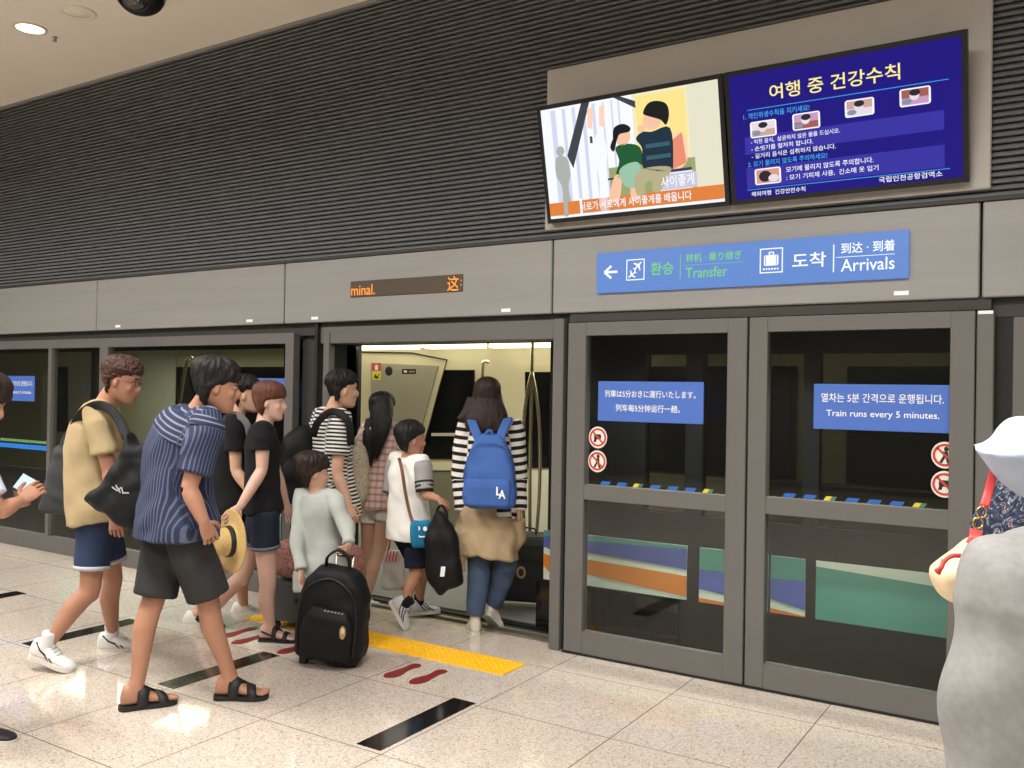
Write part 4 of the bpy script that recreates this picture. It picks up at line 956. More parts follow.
def soft(v, f, mt, name, parent, vox=.01, smooth=3, wr=.004, seed=5):
    me = remesh(v, f, vox, smooth); wrinkle(me, wr, seed, .8); return finish(me, mt, name, parent)
def strap(pts, w_, t, mt, name, parent, side=None, k=5):
    P = catmull(pts, k)
    if side == 'view': side = [((P[min(i+1, len(P)-1)]-P[max(i-1, 0)]).cross(P[i]-CAM)).normalized() for i in range(len(P))]
    v, f = loft(P, [(w_/2, t/2)]*len(P), n=10, ref=side, sq=4); mb = MB(); mb.add(v, f, mt, True); return mb.build(name, parent)

# ------------------------------------------------------------------ the travellers
SK_L = skin_mat('skin_light', (198, 156, 132)); SK_T = skin_mat('skin_tan', (168, 122, 98)); SK_P = skin_mat('skin_pale', (202, 163, 145))
H_BLK = hair_mat('hair_black', (24, 22, 22)); H_BRN = hair_mat('hair_brown', (66, 42, 34)); H_DKB = hair_mat('hair_dark_brown', (40, 29, 26)); H_RED = hair_mat('hair_reddish', (84, 50, 36))
SHOE_W = mat('white_leather', (222, 220, 214), .45, var=.03); RUB_W = mat('white_rubber', (206, 202, 194), .6); BLK = mat('black_foam', (22, 22, 22), .6)
V3 = Vector
def dn(a, b): return (b-a).normalized()

# man in the beige shirt
p = Person('person in beige short-sleeved shirt, denim shorts and white sneakers walking with a black bag', 1.74, 15, at(99, 512, 5.2), at(102, 404, 5.2), at(122, 382, 5.2), md=at(92, 458, 5.2), hth=2, hpitch=-14, skin=SK_T, fat=1.05)
p.arm(-1, at(109, 470, 5.02), at(116, 513, 4.98), V3((.05, 0, -1)), curl=.6).arm(1, at(108, 470, 5.42), at(124, 508, 5.4))
p.leg(-1, at(90, 591, 5.08), at(47, 645, 5.0), camdir(-4, -17)).leg(1, at(113, 580, 5.36), at(112, 636, 5.42), camdir(12))
p.body().face().hair('short', H_BRN, .012, 85, 1)
p.top('shirt', cloth('beige_cotton', (166, 147, 112)), hem=-.08, grow=.03, flare=.05, sleeve=.72, sl_r=.082, collar=.03, seed=2)
p.bottoms('denim_shorts', cloth('dark_denim', (44, 56, 82), var=.14), .70, .102, .094, cuff=cloth('denim_cuff', (176, 178, 184)), seed=4)
MK = [[(-.045, .012), (-.01, -.02), (.03, -.038)], [(.03, -.044), (.055, -.066)], [(.055, -.046), (.078, -.066)]]
for sd in (1, -1): sneaker(p.root, p.an[sd], p.fd[sd], p.s, SHOE_W, RUB_W, None, MK, cloth('white_sock', (214, 214, 214)))
mb = MB(); G_ = mat('spectacle_frame', (74, 44, 40), .35)
Pt = lambda x, y, z: p.hd + p.HX*(x*p.s) + p.HY*(y*p.s) + p.HZ*(z*p.s)
for sg in (1, -1):
    mb.tube([Pt(.098, sg*(.034+.022*math.cos(t*.5236)), .008+.017*math.sin(t*.5236)) for t in range(12)], .0016, G_, 6, closed=True)
    mb.tube(catmull([Pt(.098, sg*.056, .014), Pt(.07, sg*.079, .014), Pt(0, sg*.082, .012)], 4), .0016, G_, 6)
mb.tube(catmull([Pt(.098, .012, .012), Pt(.108, 0, .014), Pt(.098, -.012, .012)], 4), .0016, G_, 6); mb.build('glasses', p.root)
BK = cloth('black_nylon', (21, 22, 24), .6, .12); GRY = cloth('grey_canvas', (58, 60, 62), .8, .1)
r_ = thing('shoulder_bag', at(128, 528, 4.86), 'slouchy black shoulder bag held against the beige-shirted man', 'bag')
v, f = pillow([(126, 431), (133, 440), (141, 444), (154, 437), (166, 448), (168, 480), (162, 512), (146, 524), (132, 529), (112, 519), (86, 500), (100, 482), (118, 458)], 4.84, .15, (0, .1))
bg_ = soft(v, f, BK, 'bag_body', r_, wr=.008, seed=8)
strap([at(73, 432, 5.10), at(77, 420, 5.03), at(87, 409, 4.98), at(100, 405, 4.96), at(112, 411, 4.94), at(120, 422, 4.92), at(127, 438, 4.88)], .05, .010, BK, 'strap', r_, 'view')
S = Flat(at(112, 487, 4.745), camdir(0), (0, 0, 1)); LWm = mat('grey_script', (170, 172, 174), .6)
for a, b in (((0, .0), (.03, -.02)), ((.03, -.02), (.05, .0)), ((.05, 0), (.06, -.035)), ((.06, -.03), (.09, -.03)), ((.02, .01), (.045, -.03))): S.line(a, b, .007, LWm)
S.build('white_script', r_)
r_ = thing('tote_bag', at(58, 512, 5.5), 'flat dark grey cloth bag hanging behind the beige-shirted man', 'bag')
v, f = pillow([(56, 447), (64, 446), (75, 458), (80, 500), (76, 515), (52, 514), (38, 508), (46, 480)], 5.42, .09)
soft(v, f, GRY, 'bag_body', r_, seed=12)
strap([at(60, 450, 5.42), at(66, 436, 5.42), at(76, 422, 5.40), at(88, 412, 5.36)], .03, .006, GRY, 'strap', r_, 'view')

# man in the blue striped shirt
p = Person('person in navy striped short-sleeved shirt, charcoal shorts and black slides, seen from behind', 1.77, 38, at(177, 522, 4.52), at(196, 412, 4.5), at(217, 388, 4.48), md=at(178, 462, 4.52), hth=22, hpitch=-6, sw=.19, skin=SK_T, fat=1.12, bulk=1.06, bare=True)
p.arm(-1, at(189, 489, 4.28), at(204, 522, 4.27), dn(at(204, 522, 4.27), at(212, 540, 4.32)), curl=.5).arm(1, at(200, 478, 4.78), at(200, 505, 4.9), camdir(110, -70))
p.leg(-1, at(208, 598, 4.52), at(230, 681, 4.60), camdir(4)).leg(1, at(154, 598, 4.52), at(136, 694, 4.44), camdir(30))
p.plant(.101, 1, -1).body().face().hair('bowl', H_BLK, .011, 75)
SM = stripe_mat('navy_stripes', (42, 49, 74), (84, 91, 113), .017, .32, 'side')
o = p.top('striped_shirt', SM, hem=-.13, grow=.03, flare=.05, sleeve=.78, sl_r=.09, seed=7, wr=.006)
YK = stripe_mat('yoke_stripes', (42, 49, 74), (112, 119, 136), .026, .32, 'along')
p.top('yoke', YK, hem=.74, grow=.035, flare=0, sleeve=.12, sl_r=.086, collar=.036, seed=7, wr=.002).parent = o
p.bottoms('shorts', cloth('charcoal_cotton', (50, 50, 50)), .97, .108, .104, seed=9, wr=.005)
for sd in (1, -1):
    sd_ = slide(p.root, p.an[sd], p.fd[sd], p.s, BLK, [(.045, .05, .02), (.105, .046, -.014)], thick=.021)
    X, Y, Z = foot_frame(p.fd[sd])

# man in black T-shirt
p = Person('person in plain black T-shirt with a grey backpack strap behind the navy striped shirt', 1.68, 18, at(231, 508, 6.21), at(234, 415, 6.21), at(246, 396, 6.21), md=at(228, 462, 6.21), hth=10, skin=SK_L)
p.arm(-1, at(236, 471, 6.044), at(252, 494, 6.003), camdir(-20, -20)).hang(1)
p.leg(-1, at(222, 565, 6.127), at(196, 616, 6.065), camdir(2, -14)).leg(1, at(243, 568, 6.365), at(243, 606, 6.417), camdir(10, -4))
p.body().face().hair('short', H_BLK, .012, 80)
p.top('t_shirt', cloth('black_cotton', (26, 26, 28)), hem=-.1, sleeve=.6, sl_r=.074, seed=11)
p.bottoms('shorts', cloth('black_shorts', (30, 30, 32)), .75, .1, .09, seed=12)
for sd in (1, -1): sneaker(p.root, p.an[sd], p.fd[sd], p.s, mat('white_canvas', (214, 212, 206), .7), RUB_W, None, None, None)
r_ = thing('backpack', at(214, 495, 6.262), 'slim grey backpack of the man in black T-shirt, behind the striped shirt', 'backpack')
v, f = pillow([(196, 428), (210, 424), (214, 450), (214, 500), (194, 502), (190, 460)], 6.27, .2); soft(v, f, GRY, 'bag_body', r_, seed=14)
strap([at(222, 428, 6.065), at(228, 419, 6.024), at(238, 416, 6.003), at(247, 424, 5.982), at(250, 440, 5.972), at(250, 458, 5.993)], .045, .010, cloth('grey_webbing', (96, 98, 98)), 'strap', r_, 'view')

# woman in black T-shirt with the straw hat
p = Person('person with short brown hair, black T-shirt, frayed denim shorts and black sandals', 1.61, 14, at(264, 510, 5.65), at(263, 424, 5.65), at(270, 403, 5.65), md=at(262, 466, 5.65), hth=2, hpitch=-3, sw=.165, skin=SK_P, bulk=.92, bare=True)
p.arm(-1, at(262, 470, 5.50), at(240, 507, 5.40), dn(at(240, 507, 5.40), at(228, 518, 5.36)), curl=.7).arm(1, at(276, 472, 5.8), at(286, 504, 5.8))
p.leg(-1, at(268, 586, 5.6), at(270, 626, 5.62), camdir(-4)).leg(1, at(243, 576, 5.82), at(212, 612, 5.95), camdir(0, -30))
p.plant(.107, -1).body().face(brow=(60, 40, 30)).hair('bob', H_RED, .004, 60)
p.top('t_shirt', cloth('black_jersey', (24, 24, 27)), hem=-.02, sleeve=.5, sl_r=.072, grow=.02, seed=15)
p.bottoms('denim_shorts', cloth('navy_denim', (36, 40, 54)), .48, .1, .094, cuff=cloth('frayed_hem', (96, 100, 110)), seed=16)
for sd in (1, -1): slide(p.root, p.an[sd], p.fd[sd], p.s, BLK, [(.05, .03, .012), (.115, .028, 0)], True, RUB_W)
r_ = thing('straw_hat', at(229, 540, 5.3), 'straw hat with black band held by the short-haired woman in black', 'hat')
ax = camdir(222); c = at(232, 541, 5.32); M_straw = mat('straw', (206, 174, 112), .8, var=.12, vscale=60, bump=.4, bscale=120)
MB().lathe(c, ax, [(.0, .085), (-.012, .13), (-.004, .185), (.004, .19), (.006, .185), (-.002, .13), (.014, .088), (.05, .084), (.085, .076), (.105, .055), (.112, .02), (.112, 0)], M_straw, 40).build('hat_body', r_)
MB().lathe(c, ax, [(.010, .089), (.012, .093), (.04, .090), (.042, .084)], mat('hat_band', (26, 26, 28), .7), 40).build('hat_band', r_)

# child in grey with the black trolley
p = Person('child in light grey long-sleeved top holding the black trolley backpack', 1.20, 66, at(322, 572, 5.55), at(316, 491, 5.55), at(313, 474, 5.55), md=at(319, 535, 5.56), hth=30, skin=SK_L, sw=.17, fat=1.1, bulk=1.0)
p.arm(1, at(297, 543, 5.46), at(301, 573, 5.36), V3((.05, 0, -1))).arm(-1, at(346, 527, 5.40), at(349, 546, 5.3), dn(at(349, 546, 5.3), at(339, 555, 5.16)), curl=.8)
p.stand(1, .05).stand(-1, -.05)
p.body().face().hair('bowl', H_DKB, .011, 75)
p.top('long_sleeved_top', cloth('light_grey_jersey', (164, 168, 163)), hem=-.2, grow=.04, flare=.1, sleeve=1.9, sl_r=.078, seed=18, wr=.006, collar=.012)
p.bottoms('trousers', cloth('dark_trousers', (50, 52, 60)), 1.85, .1, .085, seed=19)
for sd in (1, -1): sneaker(p.root, p.an[sd], p.fd[sd], p.s, mat('grey_shoe', (90, 92, 98), .7), RUB_W, None)

# trolley backpack
def rbox(c, X, Y, Z, rows, n=28, sq=4.5):
    """rows: (height, half width, half depth, offset across, offset deep)"""
    v, f = loft([c + Z*z + X*ox + Y*oy for z, a, b, ox, oy in rows], [(a, b) for z, a, b, ox, oy in rows], n=n, ref=X, sq=sq); return v, f
BASE = at(330, 660, 5.22); TOP = at(338, 566, 5.12)
Z = (TOP-BASE).normalized(); Y = camdir(82); Y = (Y-Z*Y.dot(Z)).normalized(); X = Y.cross(Z)
Hh = (TOP-BASE).length
r_ = thing('trolley_backpack', V3((BASE.x, BASE.y, 0)), 'black wheeled trolley backpack pulled by the child in grey', 'luggage')
v, f = rbox(BASE, X, Y, Z, [(.03, .17, .09, 0, 0), (.05, .198, .115, 0, 0), (.2, .205, .12, 0, 0), (.40, .195, .115, 0, 0), (.50, .165, .10, 0, 0), (Hh-.03, .12, .08, 0, 0), (Hh-.005, .07, .05, 0, 0)])
soft(v, f, BK, 'bag_body', r_, .01, 2, .004, 21)
v, f = rbox(BASE - Y*.115, X, Y, Z, [(.07, .12, .02, .01, 0), (.09, .15, .05, .01, 0), (.24, .15, .055, .01, 0), (.33, .13, .05, .01, 0), (.37, .1, .02, .01, 0)]); soft(v, f, BK, 'front_pocket', r_, .009, 2, .004, 22)
strap([BASE+Z*(Hh-.02)-X*.07, BASE+Z*(Hh+.05)-X*.06-Y*.01, BASE+Z*(Hh+.095)-X*.0, BASE+Z*(Hh+.05)+X*.06, BASE+Z*(Hh-.03)+X*.07], .03, .014, BK, 'top_handle', r_, Y)
mb = MB(); 
for x in (-.05, .05): mb.tube([BASE+Z*.1+X*x+Y*.11, BASE+Z*(Hh+.02)+X*x+Y*.12], .008, M_steel, 8)
mb.tube([BASE+Z*(Hh+.02)-X*.05+Y*.12, BASE+Z*(Hh+.02)+X*.05+Y*.12], .011, BLK, 8); mb.build('pull_handle', r_)
for x in (-.15, .15):
    w0 = BASE + X*x + Y*.07; w0 = V3((w0.x, w0.y, .045)); mb = MB(); mb.lathe(w0-X*.018, X, [(0, 0), (0, .03), (.004, .044), (.032, .044), (.036, .03), (.036, 0)], BLK, 20); mb.build('wheel', r_)
    w1 = BASE + X*x - Y*.05; MB().prism([w1+X*.02+Z*.05, w1-X*.02+Z*.05, w1-X*.02-Z*(w1.z-.002), w1+X*.02-Z*(w1.z-.002)], Y*.05, BLK).build('foot_rest', r_)
S = Flat(BASE - Y*.178 + Z*.36, X, Z); 
for a in range(6): S.line((-.0+a*.02, .02), (.012+a*.02, .028), .005, LWm)
S.build('white_script', r_)
S = Flat(BASE - Y*.172 + Z*.27, X, Z); S.ell(.115, 0, .018, .04, mat('gold_badge', (170, 140, 90), .4)); S.ell(.115, .01, .010, .018, mat('badge_cream', (214, 200, 170), .5), 2); S.build('badge', r_)
mb = MB(); mb.tube(catmull([BASE-Y*.12+X*.165+Z*.1, BASE-Y*.125+X*.17+Z*.3, BASE-Y*.115+X*.14+Z*.46, BASE-Y*.10+Z*(Hh-.04), BASE-Y*.115-X*.14+Z*.46, BASE-Y*.125-X*.17+Z*.3, BASE-Y*.12-X*.165+Z*.1], 5), .006, mat('zip_dark', (14, 14, 15), .4), 6); mb.build('zip', r_)

# man in the striped T-shirt with black backpack
p = Person('person in black and white striped T-shirt wearing a black backpack, stepping to the open door', 1.73, 32, at(333, 505, 6.3), at(331, 411, 6.3), at(343, 391, 6.28), md=at(330, 460, 6.3), hth=28, skin=SK_L, fat=1.08)
p.arm(-1, at(337, 474, 6.11), at(348, 505, 6.05), camdir(10, -70)).hang(1)
p.stand(1, .1).stand(-1, -.1)
p.body().face().hair('short', H_BLK, .012, 80)
p.top('striped_t_shirt', stripe_mat('bw_fine_stripes', (34, 34, 38), (214, 212, 206), .026, .5), hem=-.12, grow=.03, sleeve=.66, sl_r=.086, flare=.05, seed=23, wr=.003)
p.bottoms('trousers', cloth('black_trousers', (32, 32, 36)), 1.88, .1, .085, seed=24)
for sd in (1, -1): sneaker(p.root, p.an[sd], p.fd[sd], p.s, mat('black_shoe', (34, 34, 36), .6), RUB_W, None)
r_ = thing('backpack', at(302, 500, 6.3), 'black backpack on the back of the man in the striped T-shirt', 'backpack')
v, f = pillow([(292, 430), (306, 424), (314, 434), (315, 470), (315, 512), (300, 520), (285, 505), (282, 470), (284, 442)], 6.24, .26, (.3, 0)); soft(v, f, BK, 'bag_body', r_, seed=26)
v, f = pillow([(284, 462), (298, 458), (304, 480), (302, 508), (290, 510), (280, 495)], 6.10, .12, (.3, 0)); soft(v, f, BK, 'front_pocket', r_, seed=27)
strap([at(313, 436, 6.12), at(318, 422, 6.09), at(330, 412, 6.09), at(341, 414, 6.05), at(349, 424, 6.04), at(351, 445, 6.07)], .05, .012, BK, 'strap', r_, 'view')

# woman in the pink checked shirt
p = Person('person with long black hair, pink checked shirt and white shorts inside the doorway', 1.58, 70, at(380, 500, 6.75), at(384, 425, 6.75), at(383, 410, 6.73), md=at(381, 462, 6.75), hth=50, sw=.16, skin=SK_L, bulk=.92)
p.arm(1, at(362, 462, 6.86), at(358, 490, 6.75)).arm(-1, at(402, 462, 6.75), at(405, 495, 6.65))
p.leg(-1, at(378, 553, 6.73), at(366, 600, 6.71)).leg(1, at(368, 555, 6.86), at(360, 597, 6.96))
hc = lambda a, b, d: at(a, b, d)
p.body().face().hair('bob', H_BLK, .003, 60, drape=[([hc(382, 404, 6.71), hc(381, 420, 6.615), hc(378, 436, 6.594), hc(374, 458, 6.604)], [(.09, .08), (.105, .06), (.09, .045), (.035, .025)]), ([hc(372, 420, 6.668), hc(368, 440, 6.625), hc(370, 466, 6.604)], [(.05, .05), (.045, .04), (.02, .02)])])
CK = stripe_mat('pink_check', (214, 190, 180), (184, 146, 140), .05, .35)
def checker(mt):
    nt = mt.node_tree; N = nt.nodes; L = nt.links; b = N['Principled BSDF']; src = b.inputs['Base Color'].links[0].from_socket
    at_ = N.new('ShaderNodeAttribute'); at_.attribute_name = 'side'; d = N.new('ShaderNodeMath'); d.operation = 'DIVIDE'; d.inputs[1].default_value = .045; L.new(at_.outputs['Fac'], d.inputs[0])
    f_ = N.new('ShaderNodeMath'); f_.operation = 'FRACT'; L.new(d.outputs[0], f_.inputs[0]); g = N.new('ShaderNodeMath'); g.operation = 'LESS_THAN'; g.inputs[1].default_value = .35; L.new(f_.outputs[0], g.inputs[0])
    mx = N.new('ShaderNodeMix'); mx.data_type = 'RGBA'; mx.blend_type = 'MULTIPLY'; k = N.new('ShaderNodeMath'); k.operation = 'MULTIPLY'; k.inputs[1].default_value = .6; L.new(g.outputs[0], k.inputs[0]); L.new(k.outputs[0], mx.inputs['Factor'])
    L.new(src, mx.inputs['A']); mx.inputs['B'].default_value = (.75, .5, .5, 1); L.new(mx.outputs['Result'], b.inputs['Base Color'])
checker(CK)
p.top('checked_shirt', CK, hem=-.1, grow=.028, sleeve=1.7, sl_r=.074, flare=.06, seed=29)
p.bottoms('shorts', cloth('white_cotton', (220, 214, 208)), .38, .105, .1, seed=30)
for sd in (1, -1): sneaker(p.root, p.an[sd], p.fd[sd], p.s, SHOE_W, RUB_W, None)
def pattern_mat(name, base, blot, scale=30, rough=.8):
    mt = mat(name, base, rough, 0, .2); nt = mt.node_tree; N = nt.nodes; L = nt.links; b = N['Principled BSDF']
    tc = N.new('ShaderNodeTexCoord'); v_ = N.new('ShaderNodeTexNoise'); v_.inputs['Scale'].default_value = scale; v_.inputs['Detail'].default_value = 2; v_.inputs['Distortion'].default_value = 2.5; L.new(tc.outputs['Object'], v_.inputs['Vector'])
    r = N.new('ShaderNodeValToRGB'); r.color_ramp.interpolation = 'CONSTANT'; e = r.color_ramp.elements
    while len(e) < len(blot)+1: e.new(.5)
    for q, (p_, c) in zip(e, [(0, base)]+blot): q.position = p_; q.color = (*srgb(c), 1)
    L.new(v_.outputs[0], r.inputs[0]); L.new(r.outputs[0], b.inputs['Base Color']); return mt
r_ = thing('tote_bag', at(357, 505, 6.49), 'beige patterned tote bag on the shoulder of the woman in pink check', 'bag')
v, f = pillow([(351, 448), (364, 445), (369, 470), (367, 498), (358, 506), (349, 500), (346, 475)], 6.56, .11, (.2, 0)); soft(v, f, pattern_mat('beige_print', (176, 162, 140), [(.5, (206, 194, 174)), (.62, (156, 138, 118))], 26), 'bag_body', r_, seed=31)
strap([at(352, 450, 6.7), at(358, 436, 6.58), at(366, 427, 6.65), at(370, 430, 6.6), at(366, 448, 6.7)], .03, .006, mat('beige_print', (0, 0, 0)), 'strap', r_, camdir(-40))

# boy in white with black bag
p = Person('boy in white T-shirt with grey striped sleeves and navy shorts carrying a black bag', 1.35, 48, at(409, 533, 6.1), at(408, 456, 6.1), at(411, 441, 6.08), md=at(408, 495, 6.1), hth=30, sw=.18, skin=SK_T)
p.arm(-1, at(425, 495, 5.95), at(439, 499, 5.84), camdir(-10, -50), curl=.9).arm(1, at(391, 497, 6.2), at(390, 522, 6.15))
p.leg(-1, at(416, 577, 6.02), at(404, 604, 5.98), camdir(-8, -58)).leg(1, at(424, 572, 6.3), at(419, 603, 6.36), camdir(30))
p.body().face().hair('short', H_BLK, .008, 75)
o = p.top('t_shirt', cloth('white_jersey', (226, 224, 218)), hem=-.08, grow=.036, flare=.06, sleeve=.85, sl_r=.085, seed=33, sl_mt=cloth('grey_sleeve', (150, 148, 146)))
mb = MB()
for sd in (1, -1):
    for q in (.62, .74, .86):
        a = p.sh[sd].lerp(p.el[sd], q); d = (p.el[sd]-p.sh[sd]).normalized(); vv, ff = loft([a-d*.007, a+d*.007], (.0885-.012*q)*p.s, n=18); mb.add(vv, ff, mat('sleeve_band', (30, 30, 34) , .8), True)
mb.build('sleeve_stripes', o)
p.bottoms('shorts', cloth('navy_cotton', (26, 30, 46)), .80, .11, .1, seed=34)
for sd in (1, -1): sneaker(p.root, p.an[sd], p.fd[sd], p.s*1.1, mat('pale_grey_mesh', (190, 192, 196), .6), RUB_W, None, [[(-.03, .02), (.01, -.03), (.05, -.06)], [(.0, .015), (.045, -.03), (.08, -.055)], [(.04, .0), (.075, -.035), (.11, -.06)]], cloth('black_sock', (22, 22, 24)))
r_ = thing('crossbody_pouch', at(420, 547, 5.85), 'small blue crossbody pouch worn by the boy in white', 'pouch')
v, f = pillow([(411, 522), (421, 520.5), (431, 522), (431, 545), (421, 548.5), (412, 546)], 5.86, .06, (.3, 0)); soft(v, f, cloth('pouch_blue', (34, 116, 158), .6), 'pouch_body', r_, .007, 2, .001)
S = Flat(at(421, 534, 5.822), camdir(-16), (0, 0, 1)); S.ell(-.02, .035, .014, .015, M_white); S.ell(.028, .035, .014, .015, M_white); S.line((-.035, -.005), (0, -.02), .008, M_white); S.line((0, -.02), (.04, -.012), .008, M_white); S.build('printed_marks', r_)
strap([at(399, 458, 5.98), at(402, 470, 5.92), at(405, 490, 5.91), at(409, 510, 5.9), at(413, 523, 5.87)], .022, .006, mat('brown_leather', (108, 58, 44), .6), 'strap', r_, camdir(0))
r_ = thing('garment_bag', at(440, 590, 5.75), 'black soft bag with a white tag hanging from the boy\'s hand', 'bag')
v, f = pillow([(434, 514), (442, 513), (449, 520), (455, 527), (460, 555), (465, 580), (456, 588), (448, 590), (440, 596), (433, 590), (426, 580), (425, 555), (426, 532)], 5.76, .16); soft(v, f, BK, 'bag_body', r_, seed=36, wr=.007)
strap([at(437, 520, 5.78), at(437, 511, 5.80), at(441, 505, 5.81), at(446, 511, 5.80), at(447, 520, 5.78)], .024, .01, BK, 'handle', r_, camdir(60), 4)
S = Flat(at(443, 572, 5.672), camdir(0), (.12, 0, 1)); S.rect(-.016, -.03, .012, .035, M_white); S.build('white_tag', r_)

# woman with the blue backpack
p = Person('person with long dark hair, wide-striped top, tan jacket round the waist and jeans', 1.66, 84, at(489, 514, 6.0), at(490, 421, 6.0), at(487, 399, 5.98), md=at(489, 468, 6.0), hth=95, sw=.172, skin=SK_L, bulk=.95)
p.arm(1, at(460, 474, 6.02), at(462, 512, 5.98), V3((0, 0, -1))).arm(-1, at(519, 474, 6.02), at(519, 512, 5.96), V3((0, 0, -1)))
p.leg(1, at(479, 570, 5.98), at(475, 620, 5.93), camdir(95)).leg(-1, at(506, 565, 6.0), at(493, 608, 6.12), camdir(60, -38))
p.body().face().hair('bob', H_DKB, .003, 60, drape=[([at(487, 386, 5.98), at(487, 400, 5.97), at(487, 414, 5.91), at(486, 427, 5.87), at(485, 434, 5.86)], [(.085, .085), (.105, .10), (.138, .08), (.145, .045), (.12, .02)]), ([at(474, 400, 5.93), at(467, 413, 5.9), at(459, 420, 5.88)], [(.05, .05), (.04, .04), (.02, .02)])])
p.top('striped_top', stripe_mat('bw_wide_stripes', (34, 28, 30), (226, 222, 214), .055, .54), hem=-.05, grow=.024, sleeve=1.95, sl_r=.074, flare=.03, seed=38, wr=.003)
p.bottoms('jeans', cloth('blue_denim', (74, 90, 116), var=.12), 1.9, .090, .080, r2=.060, seed=39)
for sd in (1, -1): sneaker(p.root, p.an[sd], p.fd[sd], p.s*.95, mat('cream_leather', (212, 204, 188), .5), RUB_W, None)
S_ = SH(); kx = p.L; c0 = at(489, 503, 6.0); c1 = at(488, 528, 5.99); c2 = at(484, 556, 5.97)
S_.lf([c0, c1, c2], [(.17, .13), (.215, .16), (.235, .175)], ref=kx, n=26, sq=2.4); S_.lf([at(462, 530, 5.9), at(459, 555, 5.9), at(463, 572, 5.9)], [(.05, .05), (.05, .04), (.02, .02)], ref=kx)
S_.lf([at(518, 520, 5.95), at(519, 540, 5.95), at(516, 556, 5.95)], [(.05, .06), (.045, .05), (.02, .03)], ref=kx)
me = S_.mesh(.009, 3); wrinkle(me, .009, 41, .8); finish(me, cloth('tan_jacket', (168, 146, 116)), 'waist_jacket', p.root)
r_ = thing('backpack', at(490, 508, 5.75), 'bright blue backpack with white monogram on the woman in wide stripes', 'backpack')
BLU = cloth('blue_pack', (62, 96, 160), .75, .05); bz = V3((0, 0, 1)); bx = camdir(-6); by = bz.cross(bx); bc = at(489.5, 508, 5.75)
v, f = rbox(bc, bx, by, bz, [(0, .13, .05, 0, 0), (.02, .165, .08, 0, 0), (.10, .175, .09, 0, 0), (.24, .165, .085, 0, 0), (.35, .135, .075, 0, .01), (.42, .10, .06, 0, .02), (.455, .075, .04, 0, .03), (.47, .045, .02, 0, .04)]); soft(v, f, BLU, 'bag_body', r_, .009, 3, .003, 42)
v, f = rbox(bc - by*.075, bx, by, bz, [(.01, .11, .01, 0, 0), (.03, .14, .03, 0, 0), (.14, .145, .033, 0, 0), (.185, .14, .025, 0, 0), (.195, .13, .008, 0, 0)]); soft(v, f, BLU, 'front_pocket', r_, .008, 2, .002, 43)
mb = MB(); mb.tube(catmull([bc-by*.080+bx*.160+bz*.2, bc-by*.08+bx*.135+bz*.32, bc-by*.066+bx*.085+bz*.40, bc-by*.06+bz*.415, bc-by*.066-bx*.085+bz*.40, bc-by*.08-bx*.135+bz*.32, bc-by*.080-bx*.160+bz*.2], 5), .004, mat('zip_blue', (44, 70, 130), .6), 6); mb.build('zip', r_)
S = Flat(bc - by*.112 + bz*.06, bx, bz); S.text('L', .055, .035, .085, .09, M_white, 2, .03); S.text('A', .07, .015, .115, .07, M_white, 3, .03); S.build('white_monogram', r_)
strap([at(482, 446, 5.74), at(475, 430, 5.78), at(472, 421, 5.84), at(471, 418, 5.94), at(471, 424, 6.06)], .06, .014, BLU, 'strap', r_, bx); strap([at(497, 446, 5.74), at(503, 430, 5.78), at(507, 421, 5.84), at(508, 418, 5.94), at(508, 424, 6.06)], .06, .014, BLU, 'strap', r_, bx)
strap([at(486, 438, 5.76), at(487, 432, 5.75), at(491, 431, 5.75), at(493, 438, 5.76)], .02, .008, BLU, 'top_loop', r_, 'view')

# phone holder at the edge of the view
p = Person('person in pale blue shirt at the very edge, looking down at a phone', 1.65, 26, at(-52, 545, 4.0), at(-38, 431, 4.0), at(-18, 402, 4.0), md=at(-50, 490, 4.0), hth=8, hpitch=-26, skin=SK_T)
p.arm(-1, at(-2, 512, 3.84), at(20, 501, 3.96), dn(at(20, 501, 3.96), at(36, 489, 4.02)), thumb=V3((0, 0, 1)), back=-camdir(90), curl=.55).arm(1, at(-2, 510, 4.2), at(16, 503, 4.14), dn(at(16, 503, 4.14), at(34, 494, 4.08)), thumb=V3((0, 0, 1)), back=camdir(90), curl=.6)
p.leg(-1, at(-40, 640, 3.95), at(-25, 722, 3.98), camdir(12, -6)).leg(1, at(-70, 640, 4.1), at(-85, 712, 4.05), camdir(12))
p.body().face().hair('bowl', H_DKB, .006, 60)
p.top('shirt', cloth('pale_blue_cotton', (200, 208, 226)), hem=-.15, grow=.03, sleeve=.82, sl_r=.08, seed=45)
p.bottoms('trousers', cloth('grey_trousers', (96, 98, 106)), 1.85, .1, .085, seed=46)
for sd in (1, -1): sneaker(p.root, p.an[sd], p.fd[sd], p.s, mat('black_shoe', (34, 34, 36), .6), RUB_W, None)
r_ = thing('smartphone', at(26, 487, 4.05), 'smartphone with bright screen in the hands of the person at the edge', 'phone')
px_, pz_ = dn(at(12, 489, 3.98), at(22, 476, 4.10)), dn(at(22, 476, 4.10), at(36, 481, 4.14)); pn = pz_.cross(px_).normalized(); pn = pn if pn.dot(CAM-at(24, 483, 4.05)) > 0 else -pn; pz_ = pn.cross(px_).normalized(); pc = at(25, 484, 4.05)
mb = MB(); mb.prism([pc+px_*a+pz_*b for a, b in ((-.072, -.036), (.072, -.036), (.072, .036), (-.072, .036))], -pn*.008, mat('phone_case', (24, 24, 28), .4)); mb.build('phone_body', r_)
S = Flat(pc+pn*.0006, px_, pz_); S.rect(-.068, -.033, .068, .033, mat('phone_screen', (222, 240, 248), .3, emit=1.0)); S.build('screen', r_)

